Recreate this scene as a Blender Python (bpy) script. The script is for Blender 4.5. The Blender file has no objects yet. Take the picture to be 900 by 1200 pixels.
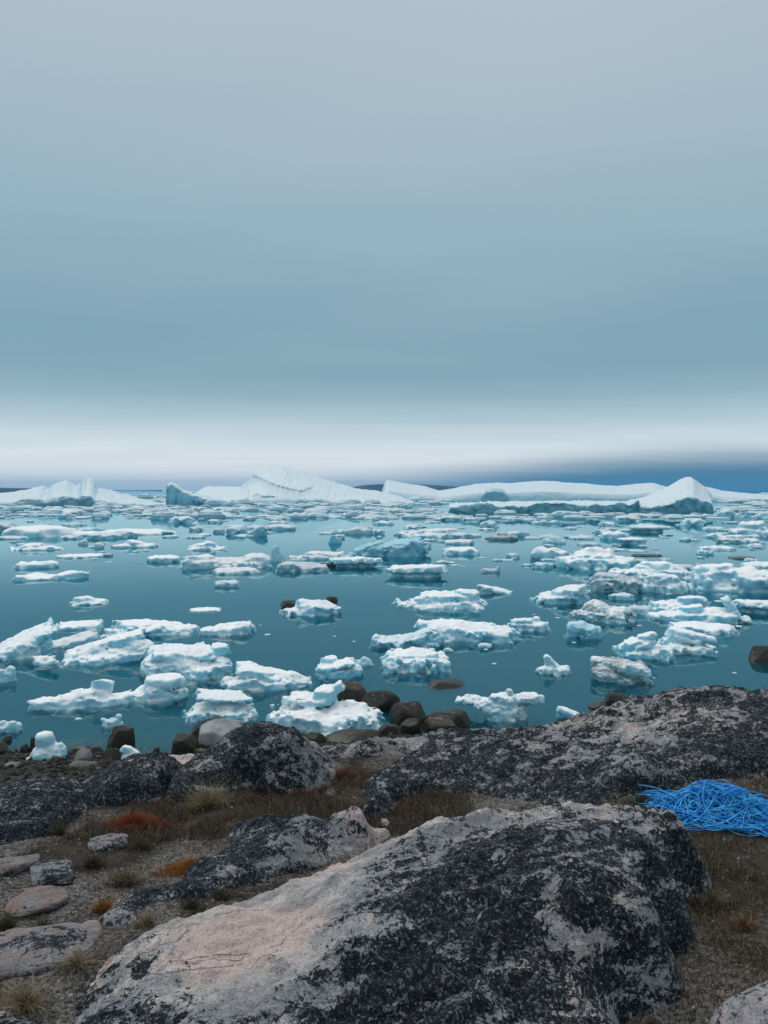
import bpy, math, random
import numpy as np
R = math.radians
rng = np.random.default_rng(11)
random.seed(11)
scene = bpy.context.scene
COL = scene.collection

# ------------------------------------------------------------------ camera
F = 924.0                       # focal length for a picture 1200 high
PITCH = R(1.61)
HAZE = 0.00013                  # thin sea haze, per metre
EYE = 3.2                       # metres above the water
cam_d = bpy.data.cameras.new('camera')
cam = bpy.data.objects.new('camera', cam_d)
COL.objects.link(cam)
cam.location = (0, 0, EYE)
cam.rotation_euler = (R(90) - PITCH, 0, 0)
cam_d.sensor_fit = 'VERTICAL'
cam_d.sensor_height = 36.0
cam_d.lens = F / 1200 * 36.0
cam_d.clip_start = 0.05
cam_d.clip_end = 30000
scene.camera = cam

# ------------------------------------------------------------------ sky
SUN_EL, SUN_AZ = R(58), R(-35)   # azimuth measured from +Y towards +X
world = bpy.data.worlds.new('World')
scene.world = world
world.use_nodes = True


class NT:
    """small helper for building node trees"""
    def __init__(self, tree):
        self.t = tree
        tree.nodes.clear()

    def n(self, kind, ins=None, **props):
        nd = self.t.nodes.new(kind)
        for k, v in props.items():
            setattr(nd, k, v)
        for k, v in (ins or {}).items():
            sock = nd.inputs[k]
            if hasattr(v, 'links') or isinstance(v, bpy.types.NodeSocket):
                self.t.links.new(v, sock)
            elif isinstance(v, bpy.types.Node):
                self.t.links.new(v.outputs[0], sock)
            else:
                sock.default_value = v
        return nd

    def math(self, op, a, b=0.0, clamp=False):
        return self.n('ShaderNodeMath', {0: a, 1: b}, operation=op, use_clamp=clamp).outputs[0]

    def mix(self, fac, a, b, blend='MIX'):
        nd = self.n('ShaderNodeMix', data_type='RGBA', blend_type=blend)
        for idx, v in ((0, fac), (6, a), (7, b)):
            if isinstance(v, bpy.types.NodeSocket):
                self.t.links.new(v, nd.inputs[idx])
            else:
                nd.inputs[idx].default_value = v
        return nd.outputs[2]

    def mapr(self, v, a, b, c=0.0, d=1.0, smooth=True):
        nd = self.n('ShaderNodeMapRange', {0: v, 1: a, 2: b, 3: c, 4: d})
        nd.interpolation_type = 'SMOOTHSTEP' if smooth else 'LINEAR'
        return nd.outputs[0]

    def ramp(self, v, stops, interp='LINEAR'):
        nd = self.n('ShaderNodeValToRGB', {0: v})
        cr = nd.color_ramp
        cr.interpolation = interp
        while len(cr.elements) < len(stops):
            cr.elements.new(0.5)
        for e, (p, c) in zip(cr.elements, stops):
            e.position = p
            e.color = c
        return nd.outputs[0]

    def noise(self, vec, scale, detail=5, rough=0.55, dist=0.0, lac=2.0):
        return self.n('ShaderNodeTexNoise', {'Vector': vec, 'Scale': scale, 'Detail': detail,
                                             'Roughness': rough, 'Distortion': dist, 'Lacunarity': lac}).outputs[0]

    def mapping(self, vec, scale=(1, 1, 1), rot=(0, 0, 0), loc=(0, 0, 0)):
        return self.n('ShaderNodeMapping', {'Vector': vec, 'Scale': scale, 'Rotation': rot, 'Location': loc}).outputs[0]


def lin(r, g, b):
    f = lambda c: c / 12.92 if c <= 0.04045 else ((c + 0.055) / 1.055) ** 2.4
    return (f(r / 255), f(g / 255), f(b / 255), 1.0)


w = NT(world.node_tree)
out = w.n('ShaderNodeOutputWorld')
gen = w.n('ShaderNodeTexCoord').outputs['Generated']
sep = w.n('ShaderNodeSeparateXYZ', {0: gen})
dx, dy, dz = sep.outputs
elev = w.math('MULTIPLY', w.math('ARCSINE', dz), 180 / math.pi)           # degrees
azim = w.math('MULTIPLY', w.math('ARCTAN2', dx, dy), 180 / math.pi)       # degrees, 0 = north (+Y)
deck = w.math('ADD', w.math('MAXIMUM', dz, 0.0), 0.07)
cl = w.n('ShaderNodeCombineXYZ', {0: w.math('DIVIDE', dx, deck), 1: w.math('DIVIDE', dy, deck), 2: 0.0}).outputs[0]
n_big = w.noise(w.mapping(cl, scale=(0.30, 0.45, 1)), 1.0, 3, 0.5)
n_fine = w.noise(w.mapping(cl, scale=(0.5, 1.3, 1), loc=(7, 3, 0)), 1.0, 5, 0.55)
wob = w.math('ADD', w.math('MULTIPLY', w.math('SUBTRACT', n_big, 0.5), 0.22),
             w.math('MULTIPLY', w.math('SUBTRACT', n_fine, 0.5), 0.05))
el2 = w.math('MULTIPLY', elev, w.math('ADD', 1.0, wob))
fac = w.math('DIVIDE', el2, 90.0, clamp=True)
CLOUD = [(0.0, lin(192, 213, 226)), (0.9, lin(220, 230, 236)), (1.6, lin(234, 240, 243)), (2.7, lin(230, 239, 243)),
         (4.0, lin(206, 223, 231)), (5.2, lin(178, 203, 215)), (6.6, lin(149, 182, 197)), (8.2, lin(132, 169, 186)),
         (10.6, lin(127, 166, 184)), (13.5, lin(133, 169, 187)), (17, lin(146, 179, 195)), (24, lin(166, 188, 202)),
         (32, lin(181, 196, 207)), (48, lin(214, 222, 228)), (62, lin(240, 243, 246)), (80, lin(254, 254, 255))]
cloud = w.ramp(fac, [(e / 90.0, c) for e, c in CLOUD])
cloud = w.mix(w.mapr(n_fine, 0.25, 0.75, 0.0, 0.10), cloud, lin(120, 156, 174))
cloud = w.mix(w.mapr(n_big, 0.35, 0.70, 0.0, 0.12), cloud, lin(212, 220, 226))
# the blue rain bank low in the north-east
bank_top = w.mapr(azim, -6.0, 22.0, 0.7, 2.7)
bank_top = w.math('ADD', bank_top, w.math('MULTIPLY', w.math('SUBTRACT', n_fine, 0.5), 0.6))
bank = w.mapr(w.math('SUBTRACT', elev, bank_top), -1.7, 1.1, 1.0, 0.0)
bank = w.math('MULTIPLY', bank, w.mapr(azim, -14.0, 12.0, 0.10, 0.95))
bank = w.math('MULTIPLY', bank, w.mapr(azim, 60.0, 100.0, 1.0, 0.3))
cloud = w.mix(bank, cloud, lin(64, 124, 154))
sky = w.n('ShaderNodeTexSky', sky_type='NISHITA', sun_disc=False, sun_elevation=SUN_EL,
          sun_rotation=SUN_AZ, air_density=1.0, dust_density=3.0, ozone_density=2.0)
bg_sky = w.n('ShaderNodeBackground', {'Color': sky.outputs[0], 'Strength': 0.06})
bg_cl = w.n('ShaderNodeBackground', {'Color': cloud, 'Strength': 1.0})
mx = w.n('ShaderNodeMixShader', {0: 0.94, 1: bg_sky.outputs[0], 2: bg_cl.outputs[0]})
w.t.links.new(mx.outputs[0], out.inputs['Surface'])

# ------------------------------------------------------------------ sun (behind the cloud)
sun_d = bpy.data.lights.new('sun', 'SUN')
sun_d.energy = 1.3
sun_d.angle = R(35)
sun_d.color = (1.0, 0.97, 0.93)
sun = bpy.data.objects.new('sun', sun_d)
COL.objects.link(sun)
sd = (math.sin(SUN_AZ) * math.cos(SUN_EL), math.cos(SUN_AZ) * math.cos(SUN_EL), math.sin(SUN_EL))
from mathutils import Vector
sun.rotation_euler = Vector(sd).to_track_quat('Z', 'Y').to_euler()

vs = scene.view_settings
vs.view_transform = 'Standard'
vs.look = 'None'
vs.exposure = 0.0
vs.gamma = 1.0
vs.use_curve_mapping = False
cy = scene.cycles
cy.use_denoising = True
cy.max_bounces = 8
cy.diffuse_bounces = 3
cy.glossy_bounces = 3
cy.transmission_bounces = 3
cy.transparent_max_bounces = 12
cy.volume_bounces = 1
cy.sample_clamp_indirect = 5.0

# ------------------------------------------------------------------ geometry helpers
def ray(px, py):
    """direction (per unit Y) of the line of sight through a spot of the picture"""
    a = (px - 450) / F
    b = (600 - py) / F
    c, s = math.cos(PITCH), math.sin(PITCH)
    y = c + b * s
    z = -s + b * c
    return a / y, z / y


def at(px, py, z=0.0):
    a, b = ray(px, py)
    Y = (z - EYE) / b
    return np.array([a * Y, Y, z])


def by_depth(px, py, Y):
    a, b = ray(px, py)
    return np.array([a * Y, Y, EYE + b * Y])


LAT = rng.random((32, 32, 32)).astype(np.float32) * 2 - 1


def vnoise(p):
    i = np.floor(p).astype(np.int64)
    f = (p - i).astype(np.float32)
    f = f * f * f * (f * (f * 6 - 15) + 10)
    i0 = i & 31
    i1 = (i + 1) & 31
    x0, y0, z0 = i0[:, 0], i0[:, 1], i0[:, 2]
    x1, y1, z1 = i1[:, 0], i1[:, 1], i1[:, 2]
    fx, fy, fz = f[:, 0], f[:, 1], f[:, 2]
    a = LAT[x0, y0, z0] * (1 - fx) + LAT[x1, y0, z0] * fx
    b = LAT[x0, y1, z0] * (1 - fx) + LAT[x1, y1, z0] * fx
    c = LAT[x0, y0, z1] * (1 - fx) + LAT[x1, y0, z1] * fx
    d = LAT[x0, y1, z1] * (1 - fx) + LAT[x1, y1, z1] * fx
    a = a * (1 - fy) + b * fy
    c = c * (1 - fy) + d * fy
    return a * (1 - fz) + c * fz


ROT = np.array([[0.36, 0.48, -0.8], [-0.8, 0.6, 0.0], [0.48, 0.64, 0.6]])


def fbm(p, octaves=4, gain=0.5, ridged=False):
    p = np.asarray(p, dtype=np.float64)
    v = np.zeros(len(p))
    a = 1.0
    for o in range(octaves):
        q = vnoise(p)
        if ridged:
            q = 1 - 2 * np.abs(q)
        v += a * q
        a *= gain
        p = p @ ROT.T * 2.03 + 17.3
    return v


def surface_nets(d, org, h):
    """quads on the zero level of a sampled field"""
    nx, ny, nz = d.shape
    ins = d < 0
    cs = [(a, b, c) for a in (0, 1) for b in (0, 1) for c in (0, 1)]
    sl = lambda arr, o: arr[o[0]:nx - 1 + o[0], o[1]:ny - 1 + o[1], o[2]:nz - 1 + o[2]]
    cnt = sum(sl(ins, o).astype(np.int8) for o in cs)
    cell = (cnt > 0) & (cnt < 8)
    idx = -np.ones(cell.shape, dtype=np.int64)
    ci = np.argwhere(cell)
    idx[cell] = np.arange(len(ci))
    acc = np.zeros((len(ci), 3))
    num = np.zeros(len(ci))
    for a in cs:
        for ax in range(3):
            if a[ax] == 0:
                b = list(a)
                b[ax] = 1
                da = d[ci[:, 0] + a[0], ci[:, 1] + a[1], ci[:, 2] + a[2]]
                db = d[ci[:, 0] + b[0], ci[:, 1] + b[1], ci[:, 2] + b[2]]
                m = (da < 0) != (db < 0)
                t = np.where(m, da / np.where(m, da - db, 1), 0)
                p = np.tile(np.array(a, float), (len(ci), 1))
                p[:, ax] += t
                acc[m] += p[m]
                num[m] += 1
    v = (ci + acc / num[:, None]) * h + org
    quads = []
    for ax in range(3):
        o = [0, 0, 0]
        o[ax] = 1
        u, w_ = [(1, 2), (2, 0), (0, 1)][ax]
        A = ins[:nx - o[0], :ny - o[1], :nz - o[2]]
        B = ins[o[0]:, o[1]:, o[2]:]
        for flip, e in ((False, A & ~B), (True, ~A & B)):
            g = np.argwhere(e)
            g = g[(g[:, u] > 0) & (g[:, w_] > 0) & (g[:, u] < d.shape[u] - 1) & (g[:, w_] < d.shape[w_] - 1)]
            if not len(g):
                continue
            q = []
            for du, dw in ((-1, -1), (0, -1), (0, 0), (-1, 0)):
                k = g.copy()
                k[:, u] += du
                k[:, w_] += dw
                q.append(idx[k[:, 0], k[:, 1], k[:, 2]])
            q = np.stack(q, 1)
            quads.append(q[:, ::-1] if flip else q)
    return v, np.concatenate(quads)


def mesh_from(name, v, f, mat=None, smooth=True):
    me = bpy.data.meshes.new(name)
    v = np.ascontiguousarray(v, dtype=np.float32)
    f = np.ascontiguousarray(f, dtype=np.int32)
    k = f.shape[1]
    me.vertices.add(len(v))
    me.vertices.foreach_set('co', v.ravel())
    me.loops.add(f.size)
    me.loops.foreach_set('vertex_index', f.ravel())
    me.polygons.add(len(f))
    me.polygons.foreach_set('loop_start', np.arange(0, f.size, k, dtype=np.int32))
    me.polygons.foreach_set('loop_total', np.full(len(f), k, dtype=np.int32))
    me.update(calc_edges=True)
    me.validate()
    me.polygons.foreach_set('use_smooth', np.full(len(me.polygons), smooth, dtype=bool))
    if mat:
        me.materials.append(mat)
    return me


def add(name, me, label=None, cat=None, group=None, kind=None, loc=(0, 0, 0), rz=0.0, parent=None, color=None):
    o = bpy.data.objects.new(name, me)
    COL.objects.link(o)
    o.location = loc
    o.rotation_euler = (0, 0, rz)
    if parent:
        o.parent = parent
    for k, val in (('label', label), ('category', cat), ('group', group), ('kind', kind)):
        if val:
            o[k] = val
    if color:
        o.color = color
    return o


def attr(me, name, vals):
    a = me.attributes.new(name, 'FLOAT', 'POINT')
    a.data.foreach_set('value', np.ascontiguousarray(vals, dtype=np.float32))


def new_mat(name):
    m = bpy.data.materials.new(name)
    m.use_nodes = True
    return m, NT(m.node_tree)


# ------------------------------------------------------------------ materials
def make_ice(name, sss=True, crustc=(0.93, 0.95, 0.955, 1)):
    """glacier ice: snowy crust on top, bluer dense ice on steep faces; object colour r = dirt, g = blueness, b = dark ice"""
    m, t = new_mat(name)
    o = t.n('ShaderNodeOutputMaterial')
    tc = t.n('ShaderNodeTexCoord').outputs['Object']
    oi = t.n('ShaderNodeObjectInfo')
    oc = t.n('ShaderNodeSeparateColor', {0: oi.outputs['Color']})
    dirt, blue, dark = oc.outputs
    wp = t.n('ShaderNodeNewGeometry')
    pos = wp.outputs['Position']
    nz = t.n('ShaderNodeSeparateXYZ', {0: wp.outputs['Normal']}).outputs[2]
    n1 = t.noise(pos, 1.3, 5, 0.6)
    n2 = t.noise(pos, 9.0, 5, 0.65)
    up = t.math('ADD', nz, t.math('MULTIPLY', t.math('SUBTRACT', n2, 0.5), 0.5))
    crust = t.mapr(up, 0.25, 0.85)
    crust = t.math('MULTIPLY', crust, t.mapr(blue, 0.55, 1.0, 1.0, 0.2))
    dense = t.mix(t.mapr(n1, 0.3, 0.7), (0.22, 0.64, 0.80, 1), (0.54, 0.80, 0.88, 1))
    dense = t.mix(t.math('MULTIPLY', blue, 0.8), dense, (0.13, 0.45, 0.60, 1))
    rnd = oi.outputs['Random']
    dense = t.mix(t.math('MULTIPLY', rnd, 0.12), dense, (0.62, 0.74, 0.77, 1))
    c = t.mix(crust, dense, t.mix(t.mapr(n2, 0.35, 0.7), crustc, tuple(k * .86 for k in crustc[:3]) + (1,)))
    c = t.mix(t.math('MULTIPLY', dark, 0.95), c, (0.012, 0.035, 0.042, 1))
    ice_shade = t.n('ShaderNodeAttribute', attribute_name='ice_shade').outputs['Fac']
    c = t.mix(t.math('MULTIPLY', ice_shade, t.mapr(n1, 0.25, 0.75, 0.95, 0.70)), c, (0.030, 0.20, 0.28, 1))  # berg walls and cracks: dense blue ice with shade painted into the colour
    c = t.mix(t.mapr(t.math('FRACT', t.math('MULTIPLY', rnd, 7.31)), 0.3, 1.0, 0.0, 0.16), c, (0.40, 0.54, 0.60, 1))
    # grit melting out of the ice
    g1 = t.noise(t.mapping(pos, scale=(1, 1, 2.2)), 2.2, 6, 0.7)
    g2 = t.noise(pos, 24.0, 4, 0.7)
    thr = t.math('SUBTRACT', 0.80, t.math('MULTIPLY', dirt, 0.42))
    gm = t.mapr(t.math('SUBTRACT', t.math('ADD', t.math('MULTIPLY', g1, 0.72), t.math('MULTIPLY', g2, 0.28)), thr), -0.02, 0.10)
    gm = t.math('MULTIPLY', gm, t.math('ADD', 0.3, t.math('MULTIPLY', dirt, 0.6)), clamp=True)
    gm = t.math('MULTIPLY', gm, t.mapr(dirt, 0.0, 0.12))
    c = t.mix(gm, c, (0.15, 0.16, 0.155, 1))
    bmp = t.noise(pos, 22.0, 8, 0.72)
    bp = t.n('ShaderNodeBump', {'Strength': 0.5, 'Distance': 0.025, 'Height': bmp})
    p = t.n('ShaderNodeBsdfPrincipled', {'Base Color': c, 'Roughness': 0.5, 'IOR': 1.31, 'Normal': bp.outputs[0]})
    p.inputs['Specular IOR Level'].default_value = 0.35
    if sss:
        p.inputs['Subsurface Weight'].default_value = 0.45
        p.inputs['Subsurface Radius'].default_value = (0.25, 0.75, 1.0)
        p.inputs['Subsurface Scale'].default_value = 0.10
    t.t.links.new(p.outputs[0], o.inputs[0])
    return m


ICE = make_ice('glacier_ice')
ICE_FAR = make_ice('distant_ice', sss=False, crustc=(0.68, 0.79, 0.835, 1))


def make_rock(name, wet_line=False, dusty=0.0):
    """pinkish grey gneiss with black crustose lichen; vertex attribute 'lichen' sets how much"""
    m, t = new_mat(name)
    o = t.n('ShaderNodeOutputMaterial')
    g = t.n('ShaderNodeNewGeometry')
    pos = g.outputs['Position']
    fol = t.mapping(pos, rot=(0, R(-12), R(-24)))
    fol = t.mapping(fol, scale=(0.22, 1.0, 1.6))
    cov = t.n('ShaderNodeAttribute', attribute_name='lichen').outputs['Fac']
    band = t.noise(fol, 5.0, 7, 0.62)
    grain = t.noise(pos, 95.0, 4, 0.75)
    grain2 = t.noise(fol, 60.0, 5, 0.7)
    blot = t.noise(pos, 2.3, 4, 0.5)
    base = t.mix(t.mapr(band, 0.35, 0.65), (0.24, 0.24, 0.25, 1), (0.56, 0.51, 0.495, 1))
    base = t.mix(t.mapr(blot, 0.44, 0.62, 0, 0.85), base, (0.62, 0.475, 0.43, 1))
    base = t.mix(t.mapr(grain, 0.32, 0.46, 0.85, 0.0), base, (0.05, 0.05, 0.055, 1))
    base = t.mix(t.mapr(grain2, 0.52, 0.72, 0.0, 0.6), base, (0.74, 0.72, 0.70, 1))
    oc = t.n('ShaderNodeObjectInfo').outputs['Color']
    base = t.mix(1.0, base, oc, 'MULTIPLY')
    # blue grey lichen film
    film = t.noise(pos, 11.0, 6, 0.7, 0.6)
    fm = t.mapr(t.math('ADD', film, t.math('MULTIPLY', cov, 0.34)), 0.60, 0.76)
    filmc = t.mix(t.mapr(grain, 0.35, 0.62), (0.085, 0.105, 0.125, 1), (0.30, 0.335, 0.36, 1))
    c = t.mix(t.math('MULTIPLY', fm, 0.75), base, filmc)
    # orange and pale green spots
    v = t.n('ShaderNodeTexVoronoi', {'Vector': t.mapping(pos, scale=(1, 1, 1)), 'Scale': 4.3, 'Randomness': 1.0})
    spot = t.math('ADD', v.outputs['Distance'], t.math('MULTIPLY', t.noise(pos, 22.0, 4, 0.6), 0.16))
    vr = t.n('ShaderNodeSeparateColor', {0: v.outputs['Color']})
    sm = t.math('MULTIPLY', t.mapr(spot, 0.17, 0.22, 1, 0), t.mapr(vr.outputs[0], 0.80, 0.84))
    sm = t.math('MULTIPLY', sm, t.mapr(cov, 0.75, 0.35, 0, 1))
    c = t.mix(t.math('MULTIPLY', sm, 0.7), c, (0.52, 0.22, 0.15, 1))
    sm2 = t.math('MULTIPLY', t.mapr(spot, 0.13, 0.20, 1, 0), t.mapr(vr.outputs[1], 0.88, 0.92))
    c = t.mix(t.math('MULTIPLY', sm2, 0.6), c, (0.26, 0.32, 0.25, 1))
    # black lichen: thresholded noise whose level follows the coverage
    l1 = t.noise(t.mapping(fol, scale=(2.2, 1.0, 0.8)), 8.0, 8, 0.66, 0.6)
    l3 = t.noise(pos, 105.0, 4, 0.7)
    l2 = t.noise(pos, 34.0, 5, 0.65, 0.8)
    lv = t.math('ADD', t.math('ADD', t.math('MULTIPLY', l1, 0.52), t.math('MULTIPLY', l2, 0.32)), t.math('MULTIPLY', l3, 0.16))
    lm = t.mapr(t.math('SUBTRACT', lv, t.math('SUBTRACT', 0.64, t.math('MULTIPLY', cov, 0.205))), -0.010, 0.016)
    lc = t.mix(t.mapr(l2, 0.45, 0.7), (0.003, 0.0045, 0.007, 1), (0.017, 0.025, 0.034, 1))
    pale = t.noise(pos, 48.0, 5, 0.75, 1.0)
    lc = t.mix(t.mapr(pale, 0.52, 0.63, 0, 0.8), lc, (0.18, 0.225, 0.26, 1))
    c = t.mix(lm, c, lc)
    ckn = t.noise(t.mapping(fol, scale=(0.35, 1.0, 0.6)), 2.6, 5, 0.5, 0.2)
    ck = t.mapr(t.math('ABSOLUTE', t.math('SUBTRACT', ckn, 0.5)), 0.0, 0.005, 1, 0)
    ck = t.math('MULTIPLY', ck, t.mapr(blot, 0.38, 0.55))
    c = t.mix(t.math('MULTIPLY', ck, 0.22), c, (0.012, 0.012, 0.012, 1))
    rough = 0.85
    if wet_line:
        z = t.n('ShaderNodeSeparateXYZ', {0: pos}).outputs[2]
        wet = t.mapr(t.math('ADD', z, t.math('MULTIPLY', t.math('SUBTRACT', film, 0.5), 0.12)), 0.10, 0.20, 1, 0)
        c = t.mix(wet, c, (0.028, 0.028, 0.020, 1))
        rough = t.math('SUBTRACT', 0.85, t.math('MULTIPLY', wet, 0.35))
    hgt = t.math('ADD', t.math('MULTIPLY', band, 0.9), t.math('MULTIPLY', l2, 0.5))
    hgt = t.math('ADD', hgt, t.math('MULTIPLY', grain, 0.18))
    hgt = t.math('ADD', hgt, t.math('MULTIPLY', lm, 0.12))
    hgt = t.math('SUBTRACT', hgt, t.math('MULTIPLY', ck, 0.35))
    bp = t.n('ShaderNodeBump', {'Strength': 1.0, 'Distance': 0.035, 'Height': hgt})
    p = t.n('ShaderNodeBsdfPrincipled', {'Base Color': c, 'Roughness': rough, 'Normal': bp.outputs[0]})
    p.inputs['Specular IOR Level'].default_value = 0.25
    t.t.links.new(p.outputs[0], o.inputs[0])
    return m


ROCK = make_rock('lichen_gneiss')


def make_boulder():
    """shore boulders: object colour is the dry stone colour; a dark weed line stays near the water"""
    m, t = new_mat('shore_boulder')
    o = t.n('ShaderNodeOutputMaterial')
    pos = t.n('ShaderNodeNewGeometry').outputs['Position']
    oc = t.n('ShaderNodeObjectInfo').outputs['Color']
    n1 = t.noise(pos, 5.0, 6, 0.65)
    n2 = t.noise(pos, 60.0, 4, 0.7)
    vein = t.noise(t.mapping(pos, scale=(0.5, 1, 2.5), rot=(0.4, 0.3, 0.2)), 14.0, 6, 0.65, 0.7)
    c = t.mix(t.mapr(n1, 0.35, 0.7, 0, 0.55), oc, (0.05, 0.048, 0.042, 1))
    c = t.mix(t.mapr(vein, 0.55, 0.68, 0, 0.35), c, (0.42, 0.43, 0.43, 1))
    c = t.mix(t.mapr(n2, 0.52, 0.75, 0, 0.5), c, (0.03, 0.03, 0.03, 1))
    z = t.n('ShaderNodeSeparateXYZ', {0: pos}).outputs[2]
    wet = t.mapr(t.math('ADD', z, t.math('MULTIPLY', t.math('SUBTRACT', n1, 0.5), 0.18)), 0.07, 0.14, 1, 0)
    c = t.mix(wet, c, (0.026, 0.026, 0.018, 1))
    h = t.math('ADD', n1, t.math('MULTIPLY', n2, 0.15))
    bp = t.n('ShaderNodeBump', {'Strength': 0.6, 'Distance': 0.03, 'Height': h})
    p = t.n('ShaderNodeBsdfPrincipled', {'Base Color': c, 'Roughness': t.math('SUBTRACT', 0.8, t.math('MULTIPLY', wet, 0.4)),
                                         'Normal': bp.outputs[0]})
    p.inputs['Specular IOR Level'].default_value = 0.3
    t.t.links.new(p.outputs[0], o.inputs[0])
    return m


BOULDER = make_boulder()


def make_ground():
    """thin soil, grit and dead plant litter on land; shingle at the beach; silt below the water"""
    m, t = new_mat('ground_soil')
    o = t.n('ShaderNodeOutputMaterial')
    pos = t.n('ShaderNodeNewGeometry').outputs['Position']
    z = t.n('ShaderNodeSeparateXYZ', {0: pos}).outputs[2]
    grit = t.n('ShaderNodeAttribute', attribute_name='grit').outputs['Fac']
    n1 = t.noise(pos, 3.0, 6, 0.65)
    n2 = t.noise(pos, 40.0, 5, 0.7)
    n3 = t.noise(pos, 130.0, 3, 0.7)
    v = t.n('ShaderNodeTexVoronoi', {'Vector': pos, 'Scale': 75.0})
    vc = t.n('ShaderNodeSeparateColor', {0: v.outputs['Color']}).outputs[0]
    soil = t.mix(t.mapr(n1, 0.35, 0.65), (0.024, 0.018, 0.013, 1), (0.075, 0.058, 0.042, 1))
    soil = t.mix(t.mapr(n2, 0.5, 0.72, 0, 0.7), soil, (0.16, 0.135, 0.105, 1))
    st = t.mix(vc, (0.035, 0.034, 0.033, 1), (0.27, 0.25, 0.235, 1))
    gm = t.mapr(t.math('ADD', t.math('MULTIPLY', n1, 0.4), t.math('ADD', t.math('MULTIPLY', n2, 0.4), t.math('MULTIPLY', grit, 0.42))), 0.55, 0.68)
    c = t.mix(gm, soil, st)
    c = t.mix(t.mapr(n3, 0.28, 0.42, 0.7, 0), c, (0.02, 0.017, 0.014, 1))
    beach = t.mapr(t.math('ADD', z, t.math('MULTIPLY', t.math('SUBTRACT', n1, 0.5), 0.2)), 0.22, 0.40, 1, 0)
    bc = t.mix(vc, (0.014, 0.014, 0.012, 1), (0.075, 0.072, 0.062, 1))
    c = t.mix(beach, c, bc)
    sea = t.mapr(z, -0.10, -0.02, 1, 0)
    c = t.mix(sea, c, t.mix(t.mapr(n1, 0.4, 0.66), (0.05, 0.055, 0.05, 1), (0.16, 0.16, 0.135, 1)))
    h = t.math('ADD', t.math('MULTIPLY', v.outputs['Distance'], -0.7), t.math('ADD', n2, t.math('MULTIPLY', n3, 0.4)))
    bp = t.n('ShaderNodeBump', {'Strength': 1.0, 'Distance': 0.02, 'Height': h})
    p = t.n('ShaderNodeBsdfPrincipled', {'Base Color': c, 'Roughness': 0.9, 'Normal': bp.outputs[0]})
    p.inputs['Specular IOR Level'].default_value = 0.2
    t.t.links.new(p.outputs[0], o.inputs[0])
    return m


GROUND = make_ground()


def make_plain(name, rough=0.8, spec=0.2, trans=0.0):
    """blades, twigs and pebbles: colour from the vertex attribute 'tone' through the object's two-colour ramp"""
    m, t = new_mat(name)
    o = t.n('ShaderNodeOutputMaterial')
    a = t.n('ShaderNodeVertexColor', layer_name='tint')
    p = t.n('ShaderNodeBsdfPrincipled', {'Base Color': a.outputs[0], 'Roughness': rough})
    p.inputs['Specular IOR Level'].default_value = spec
    sh = p.outputs[0]
    if trans:
        tr = t.n('ShaderNodeBsdfTranslucent', {'Color': a.outputs[0]})
        sh = t.n('ShaderNodeMixShader', {0: trans, 1: sh, 2: tr.outputs[0]}).outputs[0]
    t.t.links.new(sh, o.inputs[0])
    return m


BLADE = make_plain('dry_blades', 0.8, 0.15, 0.25)
PEBBLE = make_plain('pebble_stone', 0.85, 0.2)


def tint(me, cols):
    a = me.color_attributes.new('tint', 'FLOAT_COLOR', 'POINT')
    c = np.ones((len(cols), 4), dtype=np.float32)
    c[:, :3] = cols
    a.data.foreach_set('color', c.ravel())


def make_rope_mat():
    m, t = new_mat('blue_rope')
    o = t.n('ShaderNodeOutputMaterial')
    pos = t.n('ShaderNodeNewGeometry').outputs['Position']
    n = t.noise(pos, 25.0, 3, 0.6)
    c = t.mix(t.mapr(n, 0.35, 0.65), (0.012, 0.30, 0.85, 1), (0.10, 0.68, 1.0, 1))
    tw = t.n('ShaderNodeTexWave', {'Vector': pos, 'Scale': 130.0, 'Distortion': 2.0})
    bp = t.n('ShaderNodeBump', {'Strength': 0.4, 'Distance': 0.001, 'Height': tw.outputs['Fac']})
    p = t.n('ShaderNodeBsdfPrincipled', {'Base Color': c, 'Roughness': 0.4, 'Normal': bp.outputs[0]})
    tr = t.n('ShaderNodeBsdfTranslucent', {'Color': (0.02, 0.40, 0.95, 1)})
    sh = t.n('ShaderNodeMixShader', {0: 0.3, 1: p.outputs[0], 2: tr.outputs[0]})
    t.t.links.new(sh.outputs[0], o.inputs[0])
    return m


ROPE = make_rope_mat()


def make_water():
    m, t = new_mat('fjord_water')
    o = t.n('ShaderNodeOutputMaterial')
    pos = t.n('ShaderNodeNewGeometry').outputs['Position']
    r1 = t.noise(t.mapping(pos, scale=(1.0, 1.6, 1)), 1.1, 3, 0.5)
    r2 = t.noise(t.mapping(pos, scale=(1, 1.3, 1)), 6.0, 3, 0.5)
    h = t.math('ADD', r1, t.math('MULTIPLY', r2, 0.12))
    bp = t.n('ShaderNodeBump', {'Strength': 0.12, 'Distance': 0.012, 'Height': h})
    fr = t.n('ShaderNodeFresnel', {'IOR': 1.34, 'Normal': bp.outputs[0]})
    gl = t.n('ShaderNodeBsdfGlossy', {'Color': (0.66, 0.94, 1, 1), 'Roughness': 0.012, 'Normal': bp.outputs[0]})
    tr = t.n('ShaderNodeBsdfTransparent', {'Color': (1, 1, 1, 1)})
    mx = t.n('ShaderNodeMixShader', {0: fr.outputs[0], 1: tr.outputs[0], 2: gl.outputs[0]})
    t.t.links.new(mx.outputs[0], o.inputs['Surface'])
    v = t.n('ShaderNodeVolumePrincipled', {'Color': (0.010, 0.33, 0.46, 1), 'Density': 2.0, 'Anisotropy': 0.2})
    t.t.links.new(v.outputs[0], o.inputs['Volume'])
    return m


WATER = make_water()

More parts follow.
